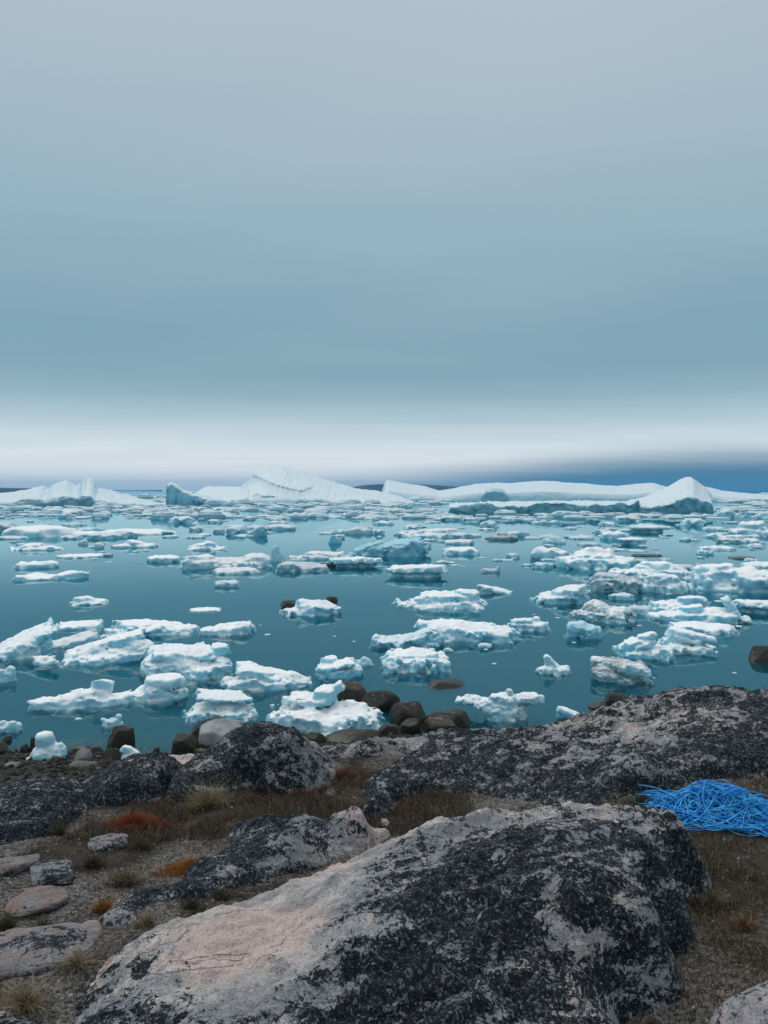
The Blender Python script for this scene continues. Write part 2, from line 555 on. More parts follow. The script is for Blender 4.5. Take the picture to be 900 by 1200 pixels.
# ------------------------------------------------------------------ terrain
def rbf(pts, vals, c=0.25, smooth=1e-3):
    pts = np.asarray(pts, float)
    vals = np.asarray(vals, float)
    mean = vals.mean()
    K = np.sqrt(((pts[:, None] - pts[None]) ** 2).sum(-1) + c * c)
    n = len(pts)
    A = np.zeros((n + 1, n + 1))
    A[:n, :n] = K - smooth * np.eye(n)
    A[:n, n] = 1
    A[n, :n] = 1
    wv = np.linalg.solve(A, np.append(vals - mean, 0))

    def ev(q):
        q = np.asarray(q, float)
        o = np.empty(len(q))
        for i in range(0, len(q), 20000):
            D = np.sqrt(((q[i:i + 20000, None] - pts[None]) ** 2).sum(-1) + c * c)
            o[i:i + 20000] = D @ wv[:n] + wv[n] + mean
        return o
    return ev


GP = [  # picture spot and height of the bare ground
    (0, 1200, 1.20), (60, 1130, 1.20), (0, 1100, 1.18), (0, 1040, 1.12), (0, 985, 1.0), (120, 1040, 1.10), (160, 990, 1.02),
    (250, 955, 0.97), (250, 1010, 1.05), (380, 960, 1.0), (330, 945, 0.95), (420, 920, 0.92), (450, 900, 0.85), (430, 965, 1.0),
    (560, 950, 1.10), (640, 950, 1.18), (720, 945, 1.24), (800, 945, 1.25), (900, 930, 1.25), (900, 1000, 1.20), (850, 1050, 1.17),
    (850, 1150, 1.12), (780, 1200, 1.10), (900, 1200, 1.12), (300, 1080, 1.08), (520, 1050, 1.1), (130, 940, 0.92), (60, 945, 0.9),
    (40, 1160, 1.2), (-150, 1000, 1.0), (-150, 1150, 1.15), (1050, 950, 1.25), (1050, 1150, 1.15),
    (385, 890, 0.83), (450, 888, 0.86), (520, 886, 0.89), (600, 882, 0.98),
    (0, 912, 0.32), (-120, 905, 0.3), (110, 905, 0.22), (200, 900, 0.2), (60, 893, 0.10), (140, 890, 0.05), (0, 893, 0.12),
    (20, 881, 0.0), (100, 880, 0.0), (170, 886, 0.0), (-150, 880, 0.0)]
gpts, gz = [], []
for px, py, z in GP:
    p = at(px, py, z)
    gpts.append(p[:2])
    gz.append(z)
for X, Y, z in [(-6, 2, 1.2), (-3, 1, 1.2), (0, 1.0, 1.15), (3, 1, 1.15), (6, 2, 1.2), (-3, -3, 1.3), (3, -3, 1.3), (0, 2.2, 1.12),
                (-1.5, 8.9, 0.12), (-0.5, 9.0, 0.12), (-1.6, 9.6, -0.02), (-0.6, 10.2, -0.05), (0.4, 9.4, 0.1), (0.3, 10.4, -0.06), (1.2, 9.2, 0.15),
                (1.3, 10.2, -0.06), (2.4, 9.0, 0.2), (2.5, 10.0, -0.08), (4.0, 8.8, 0.25), (4.2, 10.4, -0.15), (6, 9, 0.3), (6.3, 10.6, -0.15),
                (-1.2, 7.6, 0.45), (-0.3, 7.4, 0.6), (0.6, 7.6, 0.6), (1.5, 7.6, 0.7), (2.5, 7.5, 0.9), (4.5, 7.2, 1.1), (-2.6, 6.6, 0.65),
                (-4.5, 6.4, 0.6), (7, 6, 1.2), (7, 3, 1.2), (-7, 4, 1.0), (-7, 7, 0.5),
                (-7, 9.5, 0.0), (-8, 12, -0.5), (-4, 11.5, -0.35), (-1, 12.2, -0.45), (2, 12.2, -0.5), (6, 13, -0.7), (10, 10.8, -0.1), (10, 13, -0.7),
                (-8, 15, -1.1), (-3, 15, -1.1), (2, 15, -1.2), (8, 16, -1.4), (-12, 22, -2.6), (0, 22, -2.6), (12, 22, -2.6),
                (-20, 40, -6), (0, 40, -6), (20, 40, -6), (-30, 10, 0), (30, 11, 0), (-30, 4, 1), (30, 4, 1.2), (-30, -10, 2), (30, -10, 2), (0, -12, 2)]:
    gpts.append((X, Y))
    gz.append(z)
_g = rbf(gpts, gz, 0.3, 2e-3)


def ground_z(q):
    q = np.asarray(q, float)
    z = _g(q)
    p3 = np.column_stack([q, np.zeros(len(q))])
    return z + 0.035 * fbm(p3 * 1.3 + 3.1, 3) + 0.008 * fbm(p3 * 7.0, 3)


def hit(px, py, h=0.0, ymax=14.0):
    """where the line of sight meets the surface that lies h above the bare ground"""
    a, b = ray(px, py)
    Y = np.arange(1.6, ymax, 0.01)
    q = np.column_stack([a * Y, Y])
    d = EYE + b * Y - (_g(q) + h)
    k = np.argmax(d < 0)
    if not (d < 0).any():
        k = len(Y) - 1
    return q[k]


def grid(x0, x1, y0, y1, step):
    xs = np.arange(x0, x1 + step, step)
    ys = np.arange(y0, y1 + step, step)
    X, Y = np.meshgrid(xs, ys, indexing='ij')
    n, m_ = X.shape
    i = np.arange(n * m_).reshape(n, m_)
    f = np.stack([i[:-1, :-1], i[1:, :-1], i[1:, 1:], i[:-1, 1:]], -1).reshape(-1, 4)
    return np.column_stack([X.ravel(), Y.ravel()]), f


# spacing grows away from the shore; one sheet out to the far side of the fjord floor
def warp_axis(fine0, fine1, step, far0, far1, g=1.25):
    a = list(np.arange(fine0, fine1 + 1e-6, step))
    s = step
    while a[-1] < far1:
        s *= g
        a.append(a[-1] + s)
    s = step
    while a[0] > far0:
        s *= g
        a.insert(0, a[0] - s)
    return np.array(a)


xs = warp_axis(-5.5, 5.5, 0.05, -4500, 4500)
ys = warp_axis(2.0, 13.0, 0.035, -60, 3900)
X, Y = np.meshgrid(xs, ys, indexing='ij')
n_, m_ = X.shape
ii = np.arange(n_ * m_).reshape(n_, m_)
gf = np.stack([ii[:-1, :-1], ii[1:, :-1], ii[1:, 1:], ii[:-1, 1:]], -1).reshape(-1, 4)
q = np.column_stack([X.ravel(), Y.ravel()])
far = np.maximum(np.abs(q[:, 0]) - 28, np.maximum(q[:, 1] - 38, -q[:, 1] - 9)).clip(0)
qc = np.column_stack([q[:, 0].clip(-28, 28), q[:, 1].clip(-9, 38)])
z = ground_z(qc)
z = np.where(q[:, 1] > 10, z - far * 0.05, z)
z = np.maximum(z, -9.0)
me = mesh_from('terrain', np.column_stack([q, z]), gf, GROUND)
pxg = 450 + F * q[:, 0] / np.maximum(q[:, 1], 0.5)
gr = 0.45 + 0.35 * fbm(np.column_stack([q * 1.7, q[:, 0] * 0]), 2)
gr += 0.45 * np.exp(-(((q[:, 0] + 0.35) / 0.9) ** 2 + ((q[:, 1] - 4.45) / 0.45) ** 2))      # grit between the slabs
gr -= 0.5 * np.exp(-(((q[:, 0] + 0.9) / 0.9) ** 2 + ((q[:, 1] - 5.5) / 0.5) ** 2))          # turf
attr(me, 'grit', gr.clip(0, 1))
add('terrain', me, kind='structure')

# water: a closed body with a flat top
wx = warp_axis(-20, 20, 4, -4400, 4400, 1.5)
bx = (wx[0], wx[-1])
v = np.array([(bx[0], 1.0, 0), (bx[1], 1.0, 0), (bx[1], 4100, 0), (bx[0], 4100, 0),
              (bx[0], 1.0, -8), (bx[1], 1.0, -8), (bx[1], 4100, -8), (bx[0], 4100, -8)])
f = np.array([(0, 1, 2, 3), (7, 6, 5, 4), (0, 4, 5, 1), (1, 5, 6, 2), (2, 6, 7, 3), (3, 7, 4, 0)])
add('water', mesh_from('water', v, f, WATER, smooth=False), kind='structure')

# ------------------------------------------------------------------ rock outcrops
FOL = np.array([0.915, 0.40, 0.05])


def outcrop(name, label, tops, outline, step=0.012, lichen=0.5, lic=None, rough=1.0, back=(), grow=1.18, cat='rock', c=0.10, flat=False, tone=(1, 1, 1, 1)):
    """a bedrock hump. tops: (picture x, picture y, distance in metres along +Y), or height above ground if flat;
    outline: foot line on the ground; back: hidden points (x, y, height above ground)"""
    P, H = [], []
    for px, py, d in tops:
        if flat:
            P.append(hit(px, py, d))
            H.append(d)
        else:
            w_ = by_depth(px, py, d)
            P.append(w_[:2])
            H.append(w_[2] - _g([w_[:2]])[0])
    foot = [hit(px, py, 0.0) for px, py in outline]
    P += foot
    H += [-0.01] * len(foot)
    for X_, Y_, h in back:
        P.append(np.array([X_, Y_]))
        H.append(h)
        if h <= 0.0:
            foot.append(np.array([X_, Y_]))
    P = np.array(P)
    foot = np.array(foot)
    cen = P.mean(0)
    ring = min(0.10, 0.25 * np.ptp(P[:, 1]))
    for p in foot:
        d = p - cen
        L = np.linalg.norm(d)
        P = np.vstack([P, p + d / L * max(ring, L * (grow - 1))])
        H.append(-0.22 if not flat else -0.07)
    ev = rbf(P, H, c if not flat else 0.03, 1e-3)
    lo, hi = P.min(0), P.max(0)
    q, f = grid(lo[0], hi[0], lo[1], hi[1], step)
    h = ev(q)
    g = ground_z(q)
    z = g + h
    p3 = np.column_stack([q, z])
    along = p3 @ FOL
    side = p3 @ np.array([-0.40, 0.915, 0.0])
    pf = np.column_stack([along * 0.8, side * 3.2, z * 4.0])
    inside = np.clip((h + 0.06) / 0.10, 0, 1)
    sw = side * 4.6 - z * 3.0 + 0.9 * fbm(p3 * 1.1 + 2, 2) + .12 * fbm(p3 * 6, 2)
    saw = sw - np.floor(sw)
    saw = np.where(saw < .86, saw / .86, (1 - saw) / .14)
    dz = 0.030 * (fbm(pf * 1.3 + 5, 4, 0.55, ridged=True) - .5) + 0.016 * fbm(p3 * 4.0, 4, 0.55) + 0.009 * fbm(p3 * 20.0, 3, 0.6)
    dz += 0.026 * (saw - .5) * np.clip(.35 + fbm(p3 * 1.6 + 8, 2), 0, 1)
    z = z + rough * inside * dz
    keep = (h > -0.19) if not flat else (h > -0.06)
    fk = keep[f].all(1)
    f = f[fk]
    used = np.unique(f)
    remap = -np.ones(len(q), dtype=np.int64)
    remap[used] = np.arange(len(used))
    v = np.column_stack([q, z])[used]
    org = v.mean(0)
    org[2] = v[:, 2].min()
    me = mesh_from(name, v - org, remap[f], ROCK)
    if lic is None:
        L = np.full(len(used), lichen)
    else:
        Pl = np.array([hit(a, b, 0.2) for a, b, _ in lic])
        L = rbf(Pl, [k for *_, k in lic], 0.05, 1e-2)(v[:, :2])
    attr(me, 'lichen', np.clip(L, 0, 1))
    return add(name, me, label, cat, loc=org, color=tone)


outcrop('granite_outcrop', 'largest rounded rock in the foreground, pale pink on top, black lichen on its near face',
        tops=[(560, 1195, 2.85), (560, 1100, 3.08), (560, 1020, 3.40), (560, 968, 3.9), (450, 1195, 2.8), (450, 1130, 2.95), (450, 1050, 3.3), (450, 1002, 3.75),
              (350, 1195, 2.8), (350, 1150, 2.95), (350, 1085, 3.25), (350, 1062, 3.5), (250, 1195, 2.8), (250, 1160, 2.95), (250, 1110, 3.2), (250, 1080, 3.48),
              (150, 1192, 2.85), (150, 1150, 3.05), (100, 1190, 2.9), (700, 1180, 2.92), (700, 1080, 3.15), (700, 1010, 3.45), (700, 956, 3.95), (650, 1150, 2.98), (640, 960, 3.92),
              (760, 1120, 3.15), (760, 1060, 3.3), (760, 1000, 3.6), (760, 964, 3.95), (790, 1080, 3.5), (790, 1030, 3.6), (800, 983, 3.95), (815, 1010, 3.95),
              (500, 985, 3.85), (400, 1022, 3.6)],
        outline=[(75, 1205), (92, 1155), (150, 1113), (230, 1080), (320, 1058), (380, 1032), (420, 1002), (470, 978),
                 (822, 1012), (816, 1050), (808, 1085), (790, 1130), (745, 1192)],
        back=[(0.45, 4.75, 0), (0.9, 4.75, 0), (1.35, 4.65, 0), (1.62, 4.35, 0), (0.80, 2.35, 0.0), (0.3, 2.1, 0.05), (-0.3, 2.1, 0.05), (-0.9, 2.2, 0), (0.3, 1.7, -.05), (-0.4, 1.7, -.05)],
        step=0.010,
        lic=[(110, 1180, 0.94), (160, 1150, 0.79), (200, 1110, 0.45), (260, 1090, 0.12), (330, 1075, 0.05), (250, 1130, 0.10), (330, 1120, 0.08), (300, 1160, 0.30),
             (250, 1190, 0.79), (350, 1195, 0.89), (400, 1060, 0.18), (380, 1130, 0.35), (420, 1100, 0.64), (430, 1160, 0.96), (470, 1040, 0.59), (460, 1010, 0.30), (440, 1090, 0.66),
             (520, 1000, 0.35), (520, 1060, 0.82), (520, 1120, 0.96), (600, 980, 0.45), (620, 1050, 0.89), (600, 1150, 0.86), (700, 970, 0.50), (700, 1050, 0.84),
             (760, 980, 0.64), (790, 1020, 0.97), (750, 1100, 0.74), (680, 1170, 0.66), (560, 1190, 0.76)])

outcrop('granite_outcrop', 'long low rock with dense black lichen behind the largest foreground rock',
        tops=[(262, 1005, 4.45), (300, 986, 4.6), (345, 973, 4.7), (395, 970, 4.7), (225, 1030, 4.2), (180, 1043, 4.05), (150, 1062, 3.85), (300, 1010, 4.3), (250, 1035, 4.1), (360, 992, 4.45), (430, 978, 4.65)],
        outline=[(112, 1075), (145, 1050), (215, 1026), (250, 1005), (440, 968), (455, 982), (420, 1000), (350, 1022), (290, 1048), (230, 1064), (150, 1088)],
        back=[(-0.95, 5.0, 0), (-0.45, 5.05, 0), (-0.2, 4.95, 0)], step=0.010, rough=0.8,
        lic=[(150, 1060, .35), (200, 1040, .7), (260, 1015, .85), (320, 985, .85), (370, 980, .6), (430, 975, .3), (230, 1060, .15), (300, 1040, .2), (360, 1010, .3), (270, 1000, .9)])

outcrop('granite_outcrop', 'domed lichen rock at the shore in front of the grey boulder',
        tops=[(305, 866, 6.12), (325, 863, 6.12), (345, 867, 6.08), (300, 900, 5.82), (365, 885, 5.95), (250, 885, 6.05), (215, 905, 5.9), (260, 910, 5.8), (345, 900, 5.8), (290, 870, 6.1), (330, 920, 5.72)],
        outline=[(195, 930), (215, 942), (255, 938), (300, 932), (345, 934), (373, 926)],
        back=[(-1.65, 6.9, 0), (-1.2, 7.2, 0), (-0.75, 7.15, 0), (-0.45, 6.7, 0)], step=0.014,
        lic=[(215, 910, .85), (260, 890, .9), (320, 870, 1.0), (340, 890, 1.0), (360, 908, .35), (280, 920, .4), (300, 905, .85), (365, 885, .75), (330, 915, .5)])

outcrop('granite_outcrop', 'black lichen covered ledge at the left edge below the shingle beach',
        tops=[(-60, 935, 5.45), (0, 932, 5.45), (40, 922, 5.55), (90, 914, 5.7), (60, 950, 5.15), (10, 960, 4.98), (-50, 962, 4.95)],
        outline=[(110, 935), (90, 955), (60, 978), (0, 992), (-80, 990)],
        back=[(-2.2, 6.5, 0), (-2.8, 6.5, 0), (-3.6, 6.4, 0), (-4.2, 5.9, 0)], step=0.014, lichen=0.95)

outcrop('granite_outcrop', 'black lichen ledge between the left edge ledge and the domed rock',
        tops=[(140, 904, 5.95), (165, 901, 5.95), (110, 912, 5.9), (190, 906, 5.95), (140, 922, 5.7), (175, 920, 5.72)],
        outline=[(95, 930), (120, 942), (160, 940), (195, 932), (210, 918)],
        back=[(-1.6, 6.7, 0), (-2.1, 6.65, 0), (-2.45, 6.4, 0)], step=0.014, lichen=0.92)

outcrop('granite_outcrop', 'thin pinkish rock strip running down to the water beside two ice chunks',
        tops=[(205, 884, 8.6), (225, 886, 8.5), (185, 893, 8.4), (240, 895, 8.3)],
        outline=[(168, 901), (200, 905), (245, 905), (255, 898)],
        back=[(-1.95, 7.6, 0), (-1.5, 7.9, 0)], step=0.02, lichen=0.35)

outcrop('granite_outcrop', 'low pale ledge at the water behind the brown turf',
        tops=[(420, 871, 7.1), (470, 867, 7.2), (520, 864, 7.2), (560, 866, 7.0), (600, 866, 6.8), (375, 876, 7.0), (440, 880, 6.85), (520, 876, 6.9)],
        outline=[(365, 888), (410, 890), (470, 886), (540, 886), (600, 886)],
        back=[(-0.6, 7.9, 0), (0.2, 8.3, 0), (0.9, 8.2, 0), (1.6, 7.9, 0)], step=0.016,
        lic=[(380, 876, .6), (430, 872, .65), (480, 870, .5), (540, 868, .6), (500, 880, .25), (590, 870, .7)])

outcrop('granite_ridge', 'long dark ridge rising to the right edge behind the blue rope',
        tops=[(435, 942, 5.4), (470, 920, 5.55), (520, 900, 5.75), (570, 884, 5.9), (620, 874, 5.95), (660, 866, 6.0), (560, 915, 5.6), (620, 905, 5.45), (680, 885, 5.6),
              (620, 856, 6.5), (660, 848, 6.6), (700, 838, 6.6), (740, 831, 6.6), (775, 824, 6.6), (805, 813, 6.6), (845, 808, 6.6), (900, 815, 6.6), (960, 818, 6.6),
              (720, 860, 6.0), (780, 850, 6.0), (850, 840, 6.0), (920, 840, 6.0), (700, 905, 5.2), (760, 890, 5.3), (830, 880, 5.45), (900, 880, 5.45), (760, 912, 5.05),
              (840, 905, 5.2), (920, 900, 5.25), (650, 925, 5.15)],
        outline=[(425, 955), (470, 942), (530, 928), (590, 932), (640, 942), (700, 938), (760, 930), (830, 922), (900, 918), (980, 920), (1040, 900)],
        back=[(-0.15, 6.2, 0), (0.3, 6.9, 0), (0.8, 7.5, 0), (1.5, 8.0, 0), (2.4, 8.2, 0), (3.4, 8.2, 0), (4.4, 7.8, 0), (4.8, 6.5, 0)],
        step=0.014, rough=1.25,
        lic=[(440, 940, 0.91), (500, 910, 0.82), (560, 890, 0.87), (520, 925, 0.41), (600, 880, 0.87), (600, 915, 0.82), (640, 900, 0.91), (660, 860, 0.67), (700, 840, 0.82), (720, 870, 0.62),
             (760, 900, 0.82), (800, 820, 0.91), (850, 815, 0.91), (820, 870, 0.91), (900, 850, 0.87), (880, 890, 0.91), (740, 850, 0.52), (690, 915, 0.91), (620, 860, 0.72), (780, 850, 0.57)])

outcrop('granite_outcrop', 'grey rock poking in at the bottom right corner',
        tops=[(862, 1185, .10), (890, 1168, .12), (930, 1160, .14), (900, 1195, .14)],
        outline=[(828, 1205), (848, 1178), (885, 1156), (940, 1142)], back=[(1.9, 2.6, 0), (1.5, 2.5, 0)], flat=True, step=0.010, lichen=0.5, rough=0.6, tone=(.72, .80, .88, 1))
outcrop('granite_outcrop', 'small dark rock poking in at the bottom left corner',
        tops=[(25, 1192, .07), (-10, 1190, .08)], outline=[(58, 1200), (30, 1184), (-20, 1180), (-60, 1190)],
        back=[(-1.35, 2.6, 0), (-1.8, 2.6, 0)], flat=True, step=0.010, lichen=0.85, rough=0.5)

# ------------------------------------------------------------------ loose stones
def blob_field(P, blobs, k, jag=None):
    """smooth union of rounded solids; blob = (cx, cy, cz, rx, ry, rz, power, roll, pitch)"""
    d = None
    for cx, cyy, cz, rx, ry, rz, pw, roll, pit, *qz in blobs:
        qz = qz[0] if qz else pw
        x, y, z = P[:, 0] - cx, P[:, 1] - cyy, P[:, 2] - cz
        c, s = math.cos(roll), math.sin(roll)
        x, z = x * c + z * s, -x * s + z * c
        c, s = math.cos(pit), math.sin(pit)
        y, z = y * c + z * s, -y * s + z * c
        if jag is not None and rz < .75 * rx:
            # a broken plate: ragged rim, crisp top edge, faintly domed top
            rr = min(rx, ry)
            rho = (np.abs(x / rx) ** pw + np.abs(y / ry) ** pw) ** (1 / pw)
            side = (rho * (1 + .05 * np.clip(z / rz, -1.5, 1)) - .96 + .21 * jag[0]) * rr
            zt = rz * (1 - .34 * np.clip(rho, 0, 1.2) ** 2 + .22 * jag[1])
            top = (z - zt) * .85
            kk = .10 * rz
            hh = np.clip(.5 + .5 * (side - top) / kk, 0, 1)
            b = np.maximum(top * (1 - hh) + side * hh + kk * hh * (1 - hh), -z - rz)
            if d is None:
                d = b
            else:
                hh = np.clip(0.5 + 0.5 * (d - b) / k, 0, 1)
                d = d * (1 - hh) + b * hh - k * hh * (1 - hh)
            continue
        e = ((np.abs(x / rx) ** pw + np.abs(y / ry) ** pw) ** (qz / pw) + np.abs(z / rz) ** qz) ** (1 / qz)
        b = (e - 1) * min(rx, ry, rz)
        if d is None:
            d = b
        else:
            hh = np.clip(0.5 + 0.5 * (d - b) / k, 0, 1)
            d = d * (1 - hh) + b * hh - k * hh * (1 - hh)
    return d


def solid(name, blobs, h, disp, k, mat, pad=0.25, seed=0.0, plate=0.0):
    """mesh of a blob union with a displacement function; h = cell size"""
    B = np.array([(b[0], b[1], b[2]) for b in blobs])
    Rr = np.array([max(b[3] * abs(math.cos(b[7])) + b[5] * abs(math.sin(b[7])), b[3] * 0.3) for b in blobs])
    Ry = np.array([b[4] + b[5] * abs(math.sin(b[8])) for b in blobs])
    Rz = np.array([b[5] * abs(math.cos(b[7])) + b[3] * abs(math.sin(b[7])) + b[4] * abs(math.sin(b[8])) for b in blobs])
    lo = np.array([(B[:, 0] - Rr).min(), (B[:, 1] - Ry).min(), (B[:, 2] - Rz).min()])
    hi = np.array([(B[:, 0] + Rr).max(), (B[:, 1] + Ry).max(), (B[:, 2] + Rz).max()])
    pd = (hi - lo).max() * pad * 0.4 + 3 * h
    lo -= pd
    hi += pd
    dims = np.ceil((hi - lo) / h).astype(int) + 1
    ax = [lo[i] + h * np.arange(dims[i]) for i in range(3)]
    G = np.stack(np.meshgrid(*ax, indexing='ij'), -1).reshape(-1, 3)
    jag = None
    if plate:
        q_ = G / plate * np.array([1, 1, .55]) + seed
        jag = (fbm(q_, 3 if plate > .1 else 2, .55), fbm(G / plate * np.array([.9, .9, .2]) + seed + 9, 2))
    d = blob_field(G, blobs, k, jag)
    amp = disp[0]
    near = np.abs(d) < amp * 3.0 + 2 * h
    d[near] += disp[1](G[near], d[near])
    D = d.reshape(dims)
    D[0], D[-1], D[:, 0], D[:, -1], D[:, :, 0], D[:, :, -1] = 1, 1, 1, 1, 1, 1
    v, f = surface_nets(D, lo, h)
    return mesh_from(name, v, f, mat)


def boulder(label, x0, x1, y0, y1, col, z0=0.0, sub=0.35, pw=2.6, roll=0.0, dep=0.8, cat='boulder', name='boulder', group=None, mat=None, flat=None):
    """a rounded stone whose picture box is x0..x1, y0..y1 (y1 = where it meets ground or water)"""
    base = at((x0 + x1) / 2, y1, z0)
    dist = math.hypot(base[0], base[1])
    e = math.atan2(EYE - z0, dist)
    s = math.hypot(dist, EYE - z0) / F
    W, Hh = (x1 - x0) * s, (y1 - y0) * s
    D = W * dep
    zt = max((Hh - D * 0.5 * math.sin(e)) / math.cos(e), 0.25 * Hh)
    if mat is ROCK:
        D, zt = Hh / math.sin(e) * .75, Hh * .14
    az = math.atan2(base[0], base[1])
    loc = (base[0] + math.sin(az) * D / 2, base[1] + math.cos(az) * D / 2, z0)
    zb = -sub * zt - 0.03
    sd = rng.random() * 40
    rx, ry, rz = W / 2, D / 2, (zt - zb) / 2
    blobs = [(0, 0, (zt + zb) / 2, rx * 0.97, ry, rz, pw, roll, 0.0),
             (rx * (rng.random() - .5) * .7, -ry * .1, zb * .4, rx * .7, ry * .9, rz * .75, 3.0, roll + (rng.random() - .5) * .6, (rng.random() - .5) * .5)]
    am = min(rx, rz) * 0.10

    def dp(P, d):
        o = -am * fbm(P / (rx * 0.9) + sd, 3, 0.5) - am * 0.30 * fbm(P / (rx * .22) + sd, 3, 0.55)
        for nv, cv in cuts:
            pl = (P / np.array([rx, ry, max(zt, 1e-3)])) @ nv - cv
            o = np.maximum(o, pl * min(rx, zt) - d - am * .15 * fbm(P / (rx * .4) + sd, 2))
        return o
    cuts = []
    for _ in range(7):
        nv = rng.normal(size=3)
        nv[2] = abs(nv[2]) * .9
        nv /= np.linalg.norm(nv)
        cuts.append((nv, .74 + .22 * rng.random()))
    am *= 1.0
    me = solid(name, blobs, max(W / 27, 0.007), (max(am, min(rx, rz) * .35), dp), rx * 0.12, mat or BOULDER, seed=sd)
    if (mat is ROCK):
        attr(me, 'lichen', np.full(len(me.vertices), flat or 0.2))
    return add(name, me, label, cat, group, loc=loc, rz=-az, color=(*col, 1))


DARK, GREY, BROWN, OLIVE = (0.026, 0.025, 0.021), (0.34, 0.36, 0.37), (0.045, 0.033, 0.027), (0.038, 0.040, 0.030)
BL = [
    ('big pale grey boulder with a dark wet foot behind the domed rock', 232, 286, 842, 884, GREY),
    ('low dark wet boulder left of the big pale grey boulder', 203, 236, 862, 884, DARK),
    ('dark rock between the low wet boulder and the pale grey boulder', 221, 244, 852, 868, DARK),
    ('dark rock under the mushroom shaped ice behind the pale grey boulder', 237, 262, 841, 853, OLIVE),
    ('brown purple angular boulder right of the pale grey boulder', 292, 328, 846, 866, BROWN),
    ('small dark stone at the foot of the pale grey boulder', 227, 250, 878, 889, OLIVE),
    ('small olive boulder in shallow water left of the large beached ice', 352, 381, 858, 876, OLIVE),
    ('long wet slab in the water under the large beached ice', 378, 446, 857, 877, OLIVE),
    ('round dark boulder standing alone in shallow water at left', 129, 159, 853, 877, DARK),
    ('dark rock cut by the left edge at the waterline', -12, 8, 871, 884, DARK),
    ('small dark wedge stone left of the shaggy ice chunk', 24, 34, 873, 882, DARK),
    ('small dark upright stone touching the shaggy ice chunk', 35, 45, 867, 881, DARK),
    ('tiny dark rock in the water near the left edge', 3, 13, 862, 869, DARK),
    ('tiny dark rock just off the shingle left of the stone cluster', 207, 217, 859, 864, DARK),
    ('tiny dark rock in the water near the small ice tip', 180, 187, 876, 881, DARK),
    ('largest rounded brown boulder of the cluster in front of the star shaped ice', 455, 503, 823, 851, BROWN),
    ('long dark boulder at the right of the central stone cluster', 499, 551, 834, 855, OLIVE),
    ('flat brown boulder in front of the central stone cluster', 494, 537, 842, 860, BROWN),
    ('small olive boulder low in the central stone cluster', 468, 493, 843, 858, OLIVE),
    ('pale bluish cobble at the front of the central stone cluster', 511, 532, 855, 864, GREY),
    ('dark stone joining the large beached ice and the stone cluster', 439, 471, 849, 864, DARK),
    ('brown boulder behind the tower of the large beached ice', 392, 434, 801, 823, BROWN),
    ('dark wedge boulder right of the tower of beached ice', 423, 468, 810, 831, DARK),
    ('thin dark rock sliver awash in front of the lumpy ice block', 499, 544, 797, 806, DARK),
    ('dark rock awash behind the ridge near the small ice tip', 706, 744, 812, 830, DARK),
    ('low stone at the ridge edge beside the awash rock', 690, 716, 823, 832, OLIVE),
    ('dark boulder in the water at the right edge', 878, 912, 760, 776, DARK),
]
for lab, x0, x1, y0, y1, col in BL:
    boulder(lab, x0, x1, y0, y1, col, roll=(rng.random() - .5) * .3)
for lab, x0, x1, y0, y1, col, z0 in [
        ('smooth grey cobble on the shingle at the left edge', -4, 26, 897, 910, (0.17, 0.18, 0.18), .14),
        ('grey cobble on the shingle beside the upright stones', 86, 106, 880, 897, (0.22, 0.23, 0.23), .06),
        ('flat olive cobble on the shingle below the grey cobble', 80, 114, 894, 909, (0.13, 0.13, 0.12), .10),
        ('dark cobble on the shingle left of the torn ice chunk', 122, 140, 879, 895, OLIVE, .04),
        ('dark flat cobble at the waterline near the round boulder', 86, 104, 874, 880, DARK, .01),
        ('dark cobble lying under the shaggy ice chunk on the shingle', 58, 76, 886, 897, DARK, .08),
        ('low dark cobble on shingle between the two beached ice chunks', 104, 122, 876, 886, DARK, .03)]:
    boulder(lab, x0, x1, y0, y1, col, z0=z0, name='cobble', cat='stone')
for lab, x0, x1, y0, y1, col, lc in [
        ('oval pink flat stone lying on grit at left', 18, 73, 1038, 1064, (.55, .45, .42), .25),
        ('pale slab with a pink patch at the left edge', -40, 80, 1092, 1132, (.50, .46, .45), .5),
        ('pinkish flat slab at the left edge above the oval stone', -22, 41, 1002, 1022, (.55, .47, .45), .5),
        ('layered grey slab next to the pinkish slab at left', 41, 82, 1004, 1033, (.5, .53, .56), .65),
        ('small flat grey slab below the dark red grass tuft', 108, 147, 977, 993, (.5, .5, .52), .55),
        ('small rounded pale rock left of the long lichen rock', 94, 117, 1078, 1104, (.6, .58, .57), .15),
        ('pale flat stone at the right foot of the domed rock', 380, 394, 922, 932, (1, 1, 1), .1),
        ('small whitish stone on grit beside the left pale slab', 77, 86, 1106, 1113, (1, 1, 1), .02)]:
    p = hit((x0 + x1) / 2, y1)
    boulder(lab, x0, x1, y0, y1, col, z0=float(_g([p])[0]), name='flat_stone', cat='stone', mat=ROCK, flat=lc, pw=3.2, dep=0.9)

